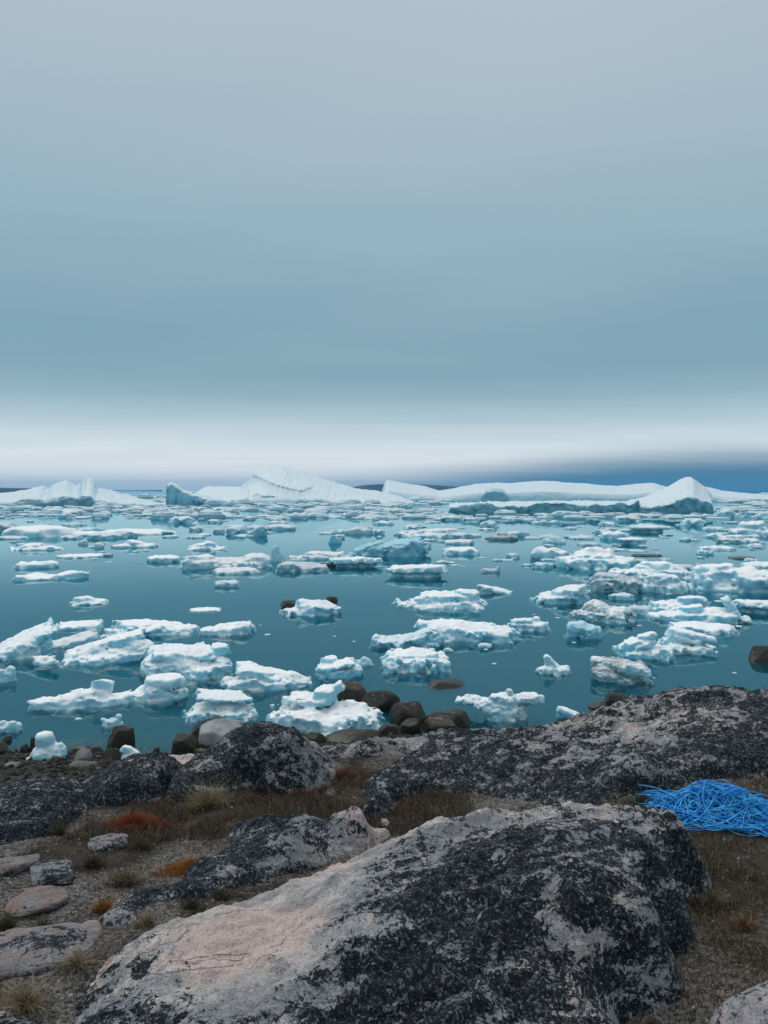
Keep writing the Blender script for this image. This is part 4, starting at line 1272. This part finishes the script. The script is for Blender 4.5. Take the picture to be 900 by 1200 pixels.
# ------------------------------------------------------------------ icebergs
def iceberg(label, prof, yb, depth, cliff, blue=0.1, dirt=0.0, rough=1.0, nx=280, ny=90, crack=(), dark=0.0, wall_ice_shade=None):
    """prof: skyline (px, py); yb: waterline py of its front; depth in metres;
    cliff(u) -> (height fraction of the front wall, how far back the crest lies 0..1)"""
    px = np.array([a for a, _ in prof], float)
    py = np.array([b for _, b in prof], float)
    base = at((px[0] + px[-1]) / 2, yb)
    Y0 = base[1]
    us = np.linspace(px[0], px[-1], nx)
    top = np.interp(us, px, py)
    v, vs_ = [], np.linspace(0, 1, ny)
    Z = np.zeros((nx, ny))
    XX = np.zeros((nx, ny))
    YY = np.zeros((nx, ny))
    for i, (u, ty) in enumerate(zip(us, top)):
        cf, cb = cliff((u - px[0]) / (px[-1] - px[0]))
        Yc = Y0 + depth * cb
        a, b = ray(u, ty)
        zc = max(EYE + b * Yc, 0.02)
        X0 = ray(u, yb)[0] * Y0
        t_ = vs_
        # front wall, slope to the crest, slope down behind
        z = np.where(t_ < .10, zc * cf * (t_ / .10) ** .6,
                     np.where(t_ < cb, zc * (cf + (1 - cf) * np.sin(np.clip((t_ - .10) / max(cb - .10, 1e-3), 0, 1) * np.pi / 2)),
                              zc * (1 - ((t_ - cb) / (1 - cb)) ** 2)))
        Z[i] = z
        YY[i] = Y0 + depth * np.where(t_ < .10, t_ * .25, .025 + (t_ - .10) / .90 * .975)
        XX[i] = a * (Y0 + (YY[i] - Y0) * .9)
    e = np.minimum(np.linspace(0, 1, nx), np.linspace(1, 0, nx))
    Z *= np.clip(e / .012, 0, 1)[:, None] ** .5
    H = Z.max()
    P = np.column_stack([XX.ravel(), YY.ravel(), Z.ravel()])
    wgt = np.clip(Z.ravel() / (H * .12), 0, 1)
    sc = H * .5
    sd = rng.random() * 40
    n1 = fbm(P / sc + sd, 4, .55)
    n2 = fbm(P / (sc * .3) + sd, 3, .55, ridged=True)
    P[:, 2] += rough * wgt * H * (.045 * n1 + .022 * (n2 - .8))
    P[:, 1] += rough * wgt * H * (.07 * n1 + .025 * n2)
    P[:, 2] -= (1 - np.clip(Z.ravel() / .05, 0, 1)) * .3
    tt = np.tile(vs_, nx)
    uu = np.repeat(np.linspace(0, 1, nx), ny)
    ice_shade = np.zeros(len(P)) if wall_ice_shade is None else np.clip((wall_ice_shade(uu) * .10 - tt + .022 * n1) / .012, 0, 1) * (wall_ice_shade(uu) > 0)  # front wall tone: dark blue ice plus its shade, painted in
    for line, span, push in crack:          # a broken edge: the ice below it has fallen away
        cx_, cy_ = np.array(line, float).T
        c_, s_ = math.cos(PITCH), math.sin(PITCH)
        fy = P[:, 1] * c_ - (P[:, 2] - EYE) * s_
        sx = 450 + F * P[:, 0] / fy
        sy = 600 - F * (P[:, 1] * s_ + (P[:, 2] - EYE) * c_) / fy
        below = sy - np.interp(sx, cx_, cy_)
        k = np.clip(below / .5, 0, 1) * np.clip(1 - (below - 1) / span, 0, 1)
        k *= np.clip((sx - cx_[0]) / 2.0, 0, 1) * np.clip((cx_[-1] - sx) / 4.0, 0, 1) * (Z.ravel() > .05)
        flute = 1 + .35 * vnoise(np.column_stack([sx * .45, np.zeros((len(sx), 2))]))
        P[:, 1] += push * k * flute
        P[:, 2] -= push * .16 * k
        ice_shade = np.maximum(ice_shade, .30 * k * np.clip(below / 1.5, 0, 1))  # shaded face under the break, painted darker
        ice_shade = np.maximum(ice_shade, 1.0 * np.exp(-((below - .35) / .45) ** 2) * (k > .05))  # shadow line under the broken lip, painted into the colour
    i_ = np.arange(nx * ny).reshape(nx, ny)
    f = np.stack([i_[:-1, :-1], i_[1:, :-1], i_[1:, 1:], i_[:-1, 1:]], -1).reshape(-1, 4)
    org = np.array([P[:, 0].mean(), P[:, 1].mean(), 0])
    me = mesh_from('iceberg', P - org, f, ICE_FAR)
    attr(me, 'ice_shade', ice_shade)
    return add('iceberg', me, label, 'iceberg', loc=org, color=(dirt, blue, dark, 1))


iceberg('low distant wall of white ice stretching across the right half',
        [(446, 588), (447, 564), (456, 563), (470, 566), (482, 568), (500, 570), (515, 575), (530, 573), (560, 567), (600, 566), (640, 564), (690, 567), (725, 570),
         (745, 568), (770, 566), (790, 572), (830, 570), (850, 575), (880, 578), (900, 580), (960, 582), (980, 587)], 587.5, 60, lambda u: (.45, .6), rough=.6)
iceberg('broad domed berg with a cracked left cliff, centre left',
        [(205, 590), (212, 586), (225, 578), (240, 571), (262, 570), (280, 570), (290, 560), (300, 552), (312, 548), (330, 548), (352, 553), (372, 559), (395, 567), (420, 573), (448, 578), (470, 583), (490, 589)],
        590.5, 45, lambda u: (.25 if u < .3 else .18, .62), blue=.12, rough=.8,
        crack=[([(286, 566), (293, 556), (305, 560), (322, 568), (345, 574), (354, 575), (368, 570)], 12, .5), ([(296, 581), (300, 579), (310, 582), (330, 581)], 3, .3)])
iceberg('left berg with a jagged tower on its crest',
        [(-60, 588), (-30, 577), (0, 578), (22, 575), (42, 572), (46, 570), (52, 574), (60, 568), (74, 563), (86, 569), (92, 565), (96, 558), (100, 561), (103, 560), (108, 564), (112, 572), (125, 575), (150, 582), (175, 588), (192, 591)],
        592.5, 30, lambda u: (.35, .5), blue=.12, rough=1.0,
        wall_ice_shade=lambda u: np.interp(u, [.28, .32, .5, .66, .72], [0, .7, .55, .8, 0]) * .9)
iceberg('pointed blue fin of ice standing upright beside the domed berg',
        [(194, 593), (195, 568), (199, 565), (206, 568), (214, 573), (228, 578), (242, 582), (253, 587), (257, 592)], 593.5, 8, lambda u: (.85, .35), blue=.55, rough=1.2, nx=120, ny=60, wall_ice_shade=lambda u: .10 + .25 * u)
iceberg('dark blue hump in front of the far ice wall',
        [(562, 588), (564, 580), (570, 574), (578, 572), (588, 573), (596, 580), (599, 588)], 589, 8, lambda u: (.8, .35), blue=.85, rough=.8, nx=80, ny=50)
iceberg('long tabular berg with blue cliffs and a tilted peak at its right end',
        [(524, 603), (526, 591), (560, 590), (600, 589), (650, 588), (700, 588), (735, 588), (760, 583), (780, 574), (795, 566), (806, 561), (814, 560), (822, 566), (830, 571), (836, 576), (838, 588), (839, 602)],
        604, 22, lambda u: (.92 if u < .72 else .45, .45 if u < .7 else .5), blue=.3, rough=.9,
        wall_ice_shade=lambda u: np.interp(u, [0, .02, .3, .6, .72, .8, .9, 1], [1.2, 1.25, 1.1, 1.1, 1.1, 1.1, .8, .9]))

# far shore under the cloud
def hills(label, prof, Y):
    px = np.array([a for a, _ in prof], float)
    us = np.linspace(px[0], px[-1], 160)
    ty = np.interp(us, px, [b for _, b in prof])
    P = []
    for u, t_ in zip(us, ty):
        a, b = ray(u, t_)
        zc = EYE + b * (Y + 300)
        for yo, fz in ((0, -.1), (60, .35), (160, .75), (300, 1.0), (500, .8), (800, -.1)):
            P.append((a * (Y + yo), Y + yo, zc * fz))
    P = np.array(P)
    P[:, 2] += np.clip(P[:, 2], 0, 8) / 8 * 1.5 * fbm(P / 60.0, 3)
    i_ = np.arange(len(P)).reshape(160, 6)
    f = np.stack([i_[:-1, :-1], i_[1:, :-1], i_[1:, 1:], i_[:-1, 1:]], -1).reshape(-1, 4)
    me = mesh_from('hills', P, f, HILL)
    return add('hills', me, kind='structure')


m, t = new_mat('far_hill_rock')
o_ = t.n('ShaderNodeOutputMaterial')
hp = t.n('ShaderNodeNewGeometry').outputs['Position']
hc = t.mix(t.mapr(t.noise(hp, .02, 5, .6), .4, .6), (0.05, 0.055, 0.05, 1), (0.10, 0.10, 0.09, 1))
hb = t.n('ShaderNodeBsdfDiffuse', {'Color': hc})
t.t.links.new(hb.outputs[0], o_.inputs[0])
HILL = m
hills('', [(-400, 566), (-200, 568), (-60, 570), (0, 571.5), (40, 572), (75, 576), (130, 577), (150, 577), (165, 577.5), (178, 579), (190, 582)], 2600)
hills('', [(330, 580), (400, 572), (430, 568.5), (455, 567), (500, 568), (545, 571), (600, 578)], 2900)

# ------------------------------------------------------------------ vegetation
def blades(pts, hgt, wid, lean, cols, seg=3, curl=.6):
    """arched tapering blades; pts (n,3) roots"""
    n = len(pts)
    az = rng.random(n) * 2 * np.pi
    ln = lean * 1.4 * rng.random(n) + .1
    h = hgt * (.5 + .7 * rng.random(n))
    wv = wid * (.6 + .8 * rng.random(n))
    sa = rng.random(n) * np.pi
    side = np.column_stack([np.cos(sa), np.sin(sa), np.zeros(n)])
    dirv = np.column_stack([np.cos(az), np.sin(az), np.zeros(n)])
    V = np.zeros((n, seg + 1, 2, 3))
    for k in range(seg + 1):
        t_ = k / seg
        c = pts + dirv * (h * ln * t_ ** (1 + curl))[:, None]
        c[:, 2] += h * t_ * (1 - .25 * ln * t_)
        ww = (wv * (1 - t_ * .9))[:, None] * side * .5
        V[:, k, 0] = c - ww
        V[:, k, 1] = c + ww
    i_ = np.arange(n * (seg + 1) * 2).reshape(n, seg + 1, 2)
    f = np.stack([i_[:, :-1, 0], i_[:, :-1, 1], i_[:, 1:, 1], i_[:, 1:, 0]], -1).reshape(-1, 4)
    C = np.asarray(cols)[rng.integers(len(cols), size=n)] * (.55 + .9 * rng.random((n, 1)))
    C = np.repeat(C[:, None], (seg + 1) * 2, 1).reshape(-1, 3)
    return V.reshape(-1, 3), f, C


RED = [(.27, .060, .026), (.19, .042, .022), (.30, .11, .04), (.11, .04, .025)]
ORANGE = [(.34, .13, .028), (.25, .10, .03), (.38, .19, .05), (.14, .07, .025)]
STRAW = [(.32, .26, .16), (.23, .18, .10), (.15, .12, .07), (.27, .22, .17)]
OLIV = [(.075, .068, .040), (.05, .046, .03), (.11, .095, .06)]
TURF = [(.095, .066, .042), (.055, .040, .027), (.14, .105, .072), (.20, .16, .12), (.028, .022, .016)]


def tuft(label, x0, x1, y0, y1, cols, n, hgt, lean=.7, wid=.004, name='grass_tuft', cat='grass', seg=3):
    """blades growing inside the foot ellipse of a picture box"""
    c = hit((x0 + x1) / 2, y1 - (y1 - y0) * .35)
    s = c[1] / F
    rx = (x1 - x0) / 2 * s
    ry = rx * .55
    r = np.minimum(np.abs(rng.normal(size=n)) * .5, 1.0)
    th = rng.random(n) * 2 * np.pi
    r = r * (1 + .35 * np.sin(th * 3 + rng.random() * 6) + .2 * np.sin(th * 7))
    q = np.column_stack([c[0] + rx * r * np.cos(th), c[1] + ry * r * np.sin(th)])
    z = ground_z(q) - .005
    v, f, C = blades(np.column_stack([q, z]), hgt * np.clip(1.25 - .6 * r, .35, 1.3), wid, lean, cols, seg)
    org = np.array([c[0], c[1], z.min()])
    me = mesh_from(name, v - org, f, BLADE, smooth=False)
    tint(me, C)
    return add(name, me, label, cat, loc=org)


tuft('dark red tuft of dead grass in front of the left lichen ledge', 117, 197, 942, 977, RED, 3600, .08, 1.1)
tuft('dark red tuft growing at the foot of the domed rock', 288, 368, 912, 944, RED, 3000, .08, 1.1)
tuft('bright orange brown cushion along the long lichen rock', 180, 268, 996, 1036, ORANGE, 4600, .05, 1.1)
tuft('tall yellow straw tuft left of the domed rock', 214, 274, 920, 962, STRAW + [(.26, .20, .08)], 1000, .15, 1.1, .0035)
tuft('small red tuft between the domed rock and the long lichen rock', 302, 332, 958, 975, RED + ORANGE, 420, .05)
tuft('small orange tuft at the left end of the long lichen rock', 106, 136, 1042, 1078, ORANGE, 480, .06)
tuft('reddish patch of moss against the front edge of the dark ridge', 462, 498, 893, 912, RED + ORANGE, 420, .05)
tuft('olive tuft on grit below the red tuft at left', 90, 130, 995, 1020, OLIV, 420, .08, .9)
tuft('olive tuft beside the bright orange cushion', 115, 178, 1008, 1048, OLIV + STRAW, 620, .085, .9)
tuft('dark olive tuft under the left lichen ledge', 55, 84, 960, 985, OLIV, 360, .09, .9)
tuft('olive grass tuft just below the dark red tuft', 140, 190, 975, 1000, OLIV, 420, .07, .9)
tuft('dark tuft in the crack between the two pale rocks', 210, 240, 1058, 1078, OLIV, 320, .05, .8)
tuft('brown tuft in the crack above the pale rock top', 240, 280, 1046, 1068, OLIV + TURF, 380, .05, .8)
tuft('brown straw tuft beside the left end of the largest rock', 155, 190, 1078, 1102, STRAW, 240, .06, .9)
tuft('dark olive tuft at the far left edge', -10, 25, 1060, 1100, OLIV, 420, .10, .9)
tuft('small green tuft on grit near the oval pink stone', 38, 62, 1065, 1092, OLIV, 260, .07, .9)
tuft('green grey tuft in the brown turf right of the largest rock', 800, 870, 1030, 1070, OLIV + STRAW, 900, .06, .9)
tuft('rusty tuft in the turf near the right edge', 850, 890, 1060, 1095, STRAW + RED, 320, .06, .9)
tuft('tuft of pale straw in the bottom left corner', 0, 60, 1140, 1195, STRAW, 520, .085, 1.2)
tuft('pale straw clump left of the largest rock', 70, 110, 1100, 1150, STRAW, 420, .06, 1.2)
tuft('dark grass at the right end of the domed rock', 375, 430, 890, 925, TURF + RED, 760, .10, .8)
tuft('yellowish tuft beside the left end of the rope', 735, 770, 915, 955, OLIV + [(.14, .12, .03)], 420, .09, .8)
tuft('short grass on the shoulder of the largest rock', 760, 790, 985, 1015, STRAW, 10, .02, .8)
tuft('tiny red plant between the largest rock and the ridge', 650, 672, 948, 964, RED + [(.22, .03, .02)], 130, .035, .8)


# ground cover nobody could count
def turf(name, label, zone, n, hgt, cols, lean=.9, wid=.0035, seg=2):
    X0, X1, Y0, Y1 = zone
    q = np.column_stack([X0 + rng.random(n) * (X1 - X0), Y0 + rng.random(n) * (Y1 - Y0)])
    mask = fbm(np.column_stack([q * 1.9, np.zeros(n)]) + 9.2, 3)
    q = q[mask > -.1 - .35 * rng.random(n)]
    z = ground_z(q)
    q, z = q[z > .42], z[z > .42]
    v, f, C = blades(np.column_stack([q, z - .004]), hgt, wid, lean, cols, seg)
    me = mesh_from(name, v, f, BLADE, smooth=False)
    tint(me, C)
    return add(name, me, label, 'ground cover', kind='stuff')


turf('dead_grass', 'matted brown dead grass over the ground between the rocks', (-3.6, 3.6, 2.5, 7.0), 52000, .04, TURF + OLIV + STRAW[1:3])
turf('dead_grass', 'dense brown turf around the domed rock and ledges', (-2.0, 0.6, 4.9, 6.6), 42000, .065, TURF)
turf('dead_grass', 'brown turf right of the largest rock under the rope', (1.0, 3.4, 2.6, 5.2), 38000, .04, TURF + STRAW + [(.10, .075, .045)])


def pebbles(name, label, q, z, size, cols, kind='stuff'):
    n = len(q)
    m = 6
    th = np.linspace(0, 2 * np.pi, m, endpoint=False)
    s = size * (.4 + 1.2 * rng.random(n) ** 2.2)
    rot = rng.random(n) * 6.3
    asp = .5 + .5 * rng.random(n)
    V = np.zeros((n, 2 * m + 1, 3))
    for r, (fr, zz) in enumerate(((1.0, .05), (.72, .5))):
        for j in range(m):
            rad = fr * s * .5 * (.75 + .5 * rng.random(n))
            x, y = np.cos(th[j]) * rad, np.sin(th[j]) * rad * asp
            V[:, r * m + j, 0] = q[:, 0] + x * np.cos(rot) - y * np.sin(rot)
            V[:, r * m + j, 1] = q[:, 1] + x * np.sin(rot) + y * np.cos(rot)
            V[:, r * m + j, 2] = z + s * (zz - .12) * (.6 + .3 * rng.random(n))
    V[:, 2 * m, :2] = q
    V[:, 2 * m, 2] = z + s * .42
    i_ = np.arange(n * (2 * m + 1)).reshape(n, 2 * m + 1)
    f = []
    for j in range(m):
        k = (j + 1) % m
        f.append(np.stack([i_[:, j], i_[:, k], i_[:, m + k]], -1))
        f.append(np.stack([i_[:, j], i_[:, m + k], i_[:, m + j]], -1))
        f.append(np.stack([i_[:, m + j], i_[:, m + k], i_[:, 2 * m]], -1))
    f = np.concatenate(f)
    C = np.asarray(cols)[rng.integers(len(cols), size=n)] * (.6 + .7 * rng.random((n, 1)))
    me = mesh_from(name, V.reshape(-1, 3), f, PEBBLE, smooth=False)
    tint(me, np.repeat(C, 2 * m + 1, 0))
    return add(name, me, label, 'pebbles', kind=kind)


n = 13000
q = np.column_stack([-3.2 + 6.6 * rng.random(n), 2.5 + 4.2 * rng.random(n)])
mask = fbm(np.column_stack([q * 1.7, np.zeros(n)]) + 2.0, 3)
q = q[mask > -.25 - .4 * rng.random(n)]
pebbles('grit', 'pale grit and small stones scattered over the ground between the rocks', q, ground_z(q), .016,
        [(.30, .285, .27), (.18, .17, .165), (.10, .095, .09), (.07, .065, .06), (.05, .05, .05), (.13, .11, .10)])
n = 9000
q = np.column_stack([-6 + 11 * rng.random(n), 7.3 + 2.9 * rng.random(n)])
z = ground_z(q)
ok = (z > -.12) & (z < .42)
pebbles('shingle', 'dark wet shingle along the beach at left', q[ok], z[ok], .055,
        [(.035, .034, .030), (.055, .052, .046), (.022, .022, .02), (.09, .088, .08), (.04, .036, .03)])

# ------------------------------------------------------------------ rope
def tube(path, r, sides=6):
    P = np.asarray(path)
    T = np.gradient(P, axis=0)
    T /= np.linalg.norm(T, axis=1)[:, None] + 1e-9
    U = np.cross(T, np.array([0.13, 0.31, 0.94]))
    U /= np.linalg.norm(U, axis=1)[:, None] + 1e-9
    Wv = np.cross(T, U)
    a = np.linspace(0, 2 * np.pi, sides, endpoint=False)
    V = P[:, None] + r * (np.cos(a)[None, :, None] * U[:, None] + np.sin(a)[None, :, None] * Wv[:, None])
    n = len(P)
    i_ = np.arange(n * sides).reshape(n, sides)
    j = np.roll(i_, -1, axis=1)
    f = np.stack([i_[:-1], j[:-1], j[1:], i_[1:]], -1).reshape(-1, 4)
    return V.reshape(-1, 3), f


ra = hit(785, 950)
rb = hit(905, 965)
rc = (ra + rb) / 2
ax_ = (rb - ra) / np.linalg.norm(rb - ra)
pn = np.array([-ax_[1], ax_[0]])
HL = np.linalg.norm(rb - ra) / 2 * 1.30
rope = bpy.data.objects.new('rope_heap', None)
COL.objects.link(rope)
rope['label'] = 'heap of tangled bright blue rope at the right edge'
rope['category'] = 'rope'
rz0 = float(ground_z([rc])[0])
rope.location = (rc[0], rc[1], rz0)


def pile_h(a, b):
    return .17 * np.exp(-(a / (HL * .8)) ** 2 - (b / .13) ** 2)


VV, FF, off = [], [], 0
for i in range(125):
    ca = (rng.random() - .5) * 1.15 * HL
    cb = (rng.random() - .5) * .20
    La = (.10 + .22 * rng.random())
    Lb = .03 + .12 * rng.random()
    rot = (rng.random() - .5) * 1.3
    n = 44
    th = np.linspace(0, 2 * np.pi * (.8 + .5 * rng.random()), n) + rng.random() * 6
    wob = fbm(np.column_stack([np.cos(th) * 1.2 + i * 3.7, np.sin(th) * 1.2, np.full(n, i * .77)]), 2)
    x = np.cos(th) * La * (1 + .28 * wob)
    y = np.sin(th) * Lb * (1 + .5 * wob)
    a = ca + x * math.cos(rot) - y * math.sin(rot)
    b = cb + x * math.sin(rot) + y * math.cos(rot)
    lvl = rng.random() ** .6
    g = np.column_stack([rc[0] + ax_[0] * a + pn[0] * b, rc[1] + ax_[1] * a + pn[1] * b])
    zz = ground_z(g) + .006 + pile_h(a, b) * (lvl + .12 * wob) + .01 * np.abs(wob) + .022 * rng.random() * (1 + np.sin(th + rng.random() * 6))
    v, f = tube(np.column_stack([g, zz]), .0034)
    VV.append(v)
    FF.append(f + off)
    off += len(v)
me = mesh_from('coils', np.concatenate(VV) - np.array([rc[0], rc[1], rz0]), np.concatenate(FF), ROPE)
add('coils', me, parent=rope)
for i in range(9):           # loops that spill up onto the ridge at the left end
    n = 40
    th = np.linspace(-.2, np.pi * 1.35, n) + .4 * rng.random()
    La, Lb = .13 + .08 * rng.random(), .05 + .06 * rng.random()
    rot = 2.2 + .5 * rng.random()
    x, y = np.cos(th) * La, np.sin(th) * Lb
    a = -HL * .78 - .03 * rng.random() + x * math.cos(rot) - y * math.sin(rot)
    b = .07 * rng.random() + .03 + x * math.sin(rot) + y * math.cos(rot)
    g = np.column_stack([rc[0] + ax_[0] * a + pn[0] * b, rc[1] + ax_[1] * a + pn[1] * b])
    zz = ground_z(g) + .008 + .07 * np.clip(np.sin(th), 0, 1) * rng.random() + .05 * rng.random()
    v, f = tube(np.column_stack([g, zz]), .0032)
    add('loose_loop', mesh_from('loose_loop', v - np.array([rc[0], rc[1], rz0]), f, ROPE), parent=rope)

# single straws standing up
for lab, px, py, L_, ln in [('single pale straw standing before the largest rock', 683, 1235, .26, .02), ('bent straw in front of the bottom right rock', 782, 1180, .07, .5),
                            ('thin straw standing below the rope', 838, 1010, .10, .1), ('thin straw standing by the right edge behind the rope', 892, 925, .10, .1)]:
    p = hit(px, py)
    zz = float(ground_z([p])[0])
    t_ = np.linspace(0, 1, 12)
    path = np.column_stack([ln * L_ * t_ ** 2, .0 * t_, L_ * t_ * (1 - .2 * ln * t_)])
    v, f = tube(path, .0016, 5)
    me = mesh_from('straw', v, f, BLADE)
    tint(me, np.tile((.36, .30, .22), (len(v), 1)))
    add('straw', me, lab, 'straw', loc=(p[0], p[1], zz))

# ------------------------------------------------------------------ haze in the air over the fjord
m, t = new_mat('haze_air')
o_ = t.n('ShaderNodeOutputMaterial')
hv = t.n('ShaderNodeVolumePrincipled', {'Color': (0.14, 0.50, 0.92, 1), 'Density': HAZE, 'Anisotropy': 0.2})
t.t.links.new(hv.outputs[0], o_.inputs['Volume'])
x_, y0_, y1_, z0_, z1_ = 4700, -80, 4400, -10.5, 46
v = np.array([(-x_, y0_, z1_), (x_, y0_, z1_), (x_, y1_, z1_), (-x_, y1_, z1_), (-x_, y0_, z0_), (x_, y0_, z0_), (x_, y1_, z0_), (-x_, y1_, z0_)])
f = np.array([(0, 1, 2, 3), (7, 6, 5, 4), (0, 4, 5, 1), (1, 5, 6, 2), (2, 6, 7, 3), (3, 7, 4, 0)])
add('haze', mesh_from('haze', v, f, m, smooth=False), kind='stuff')
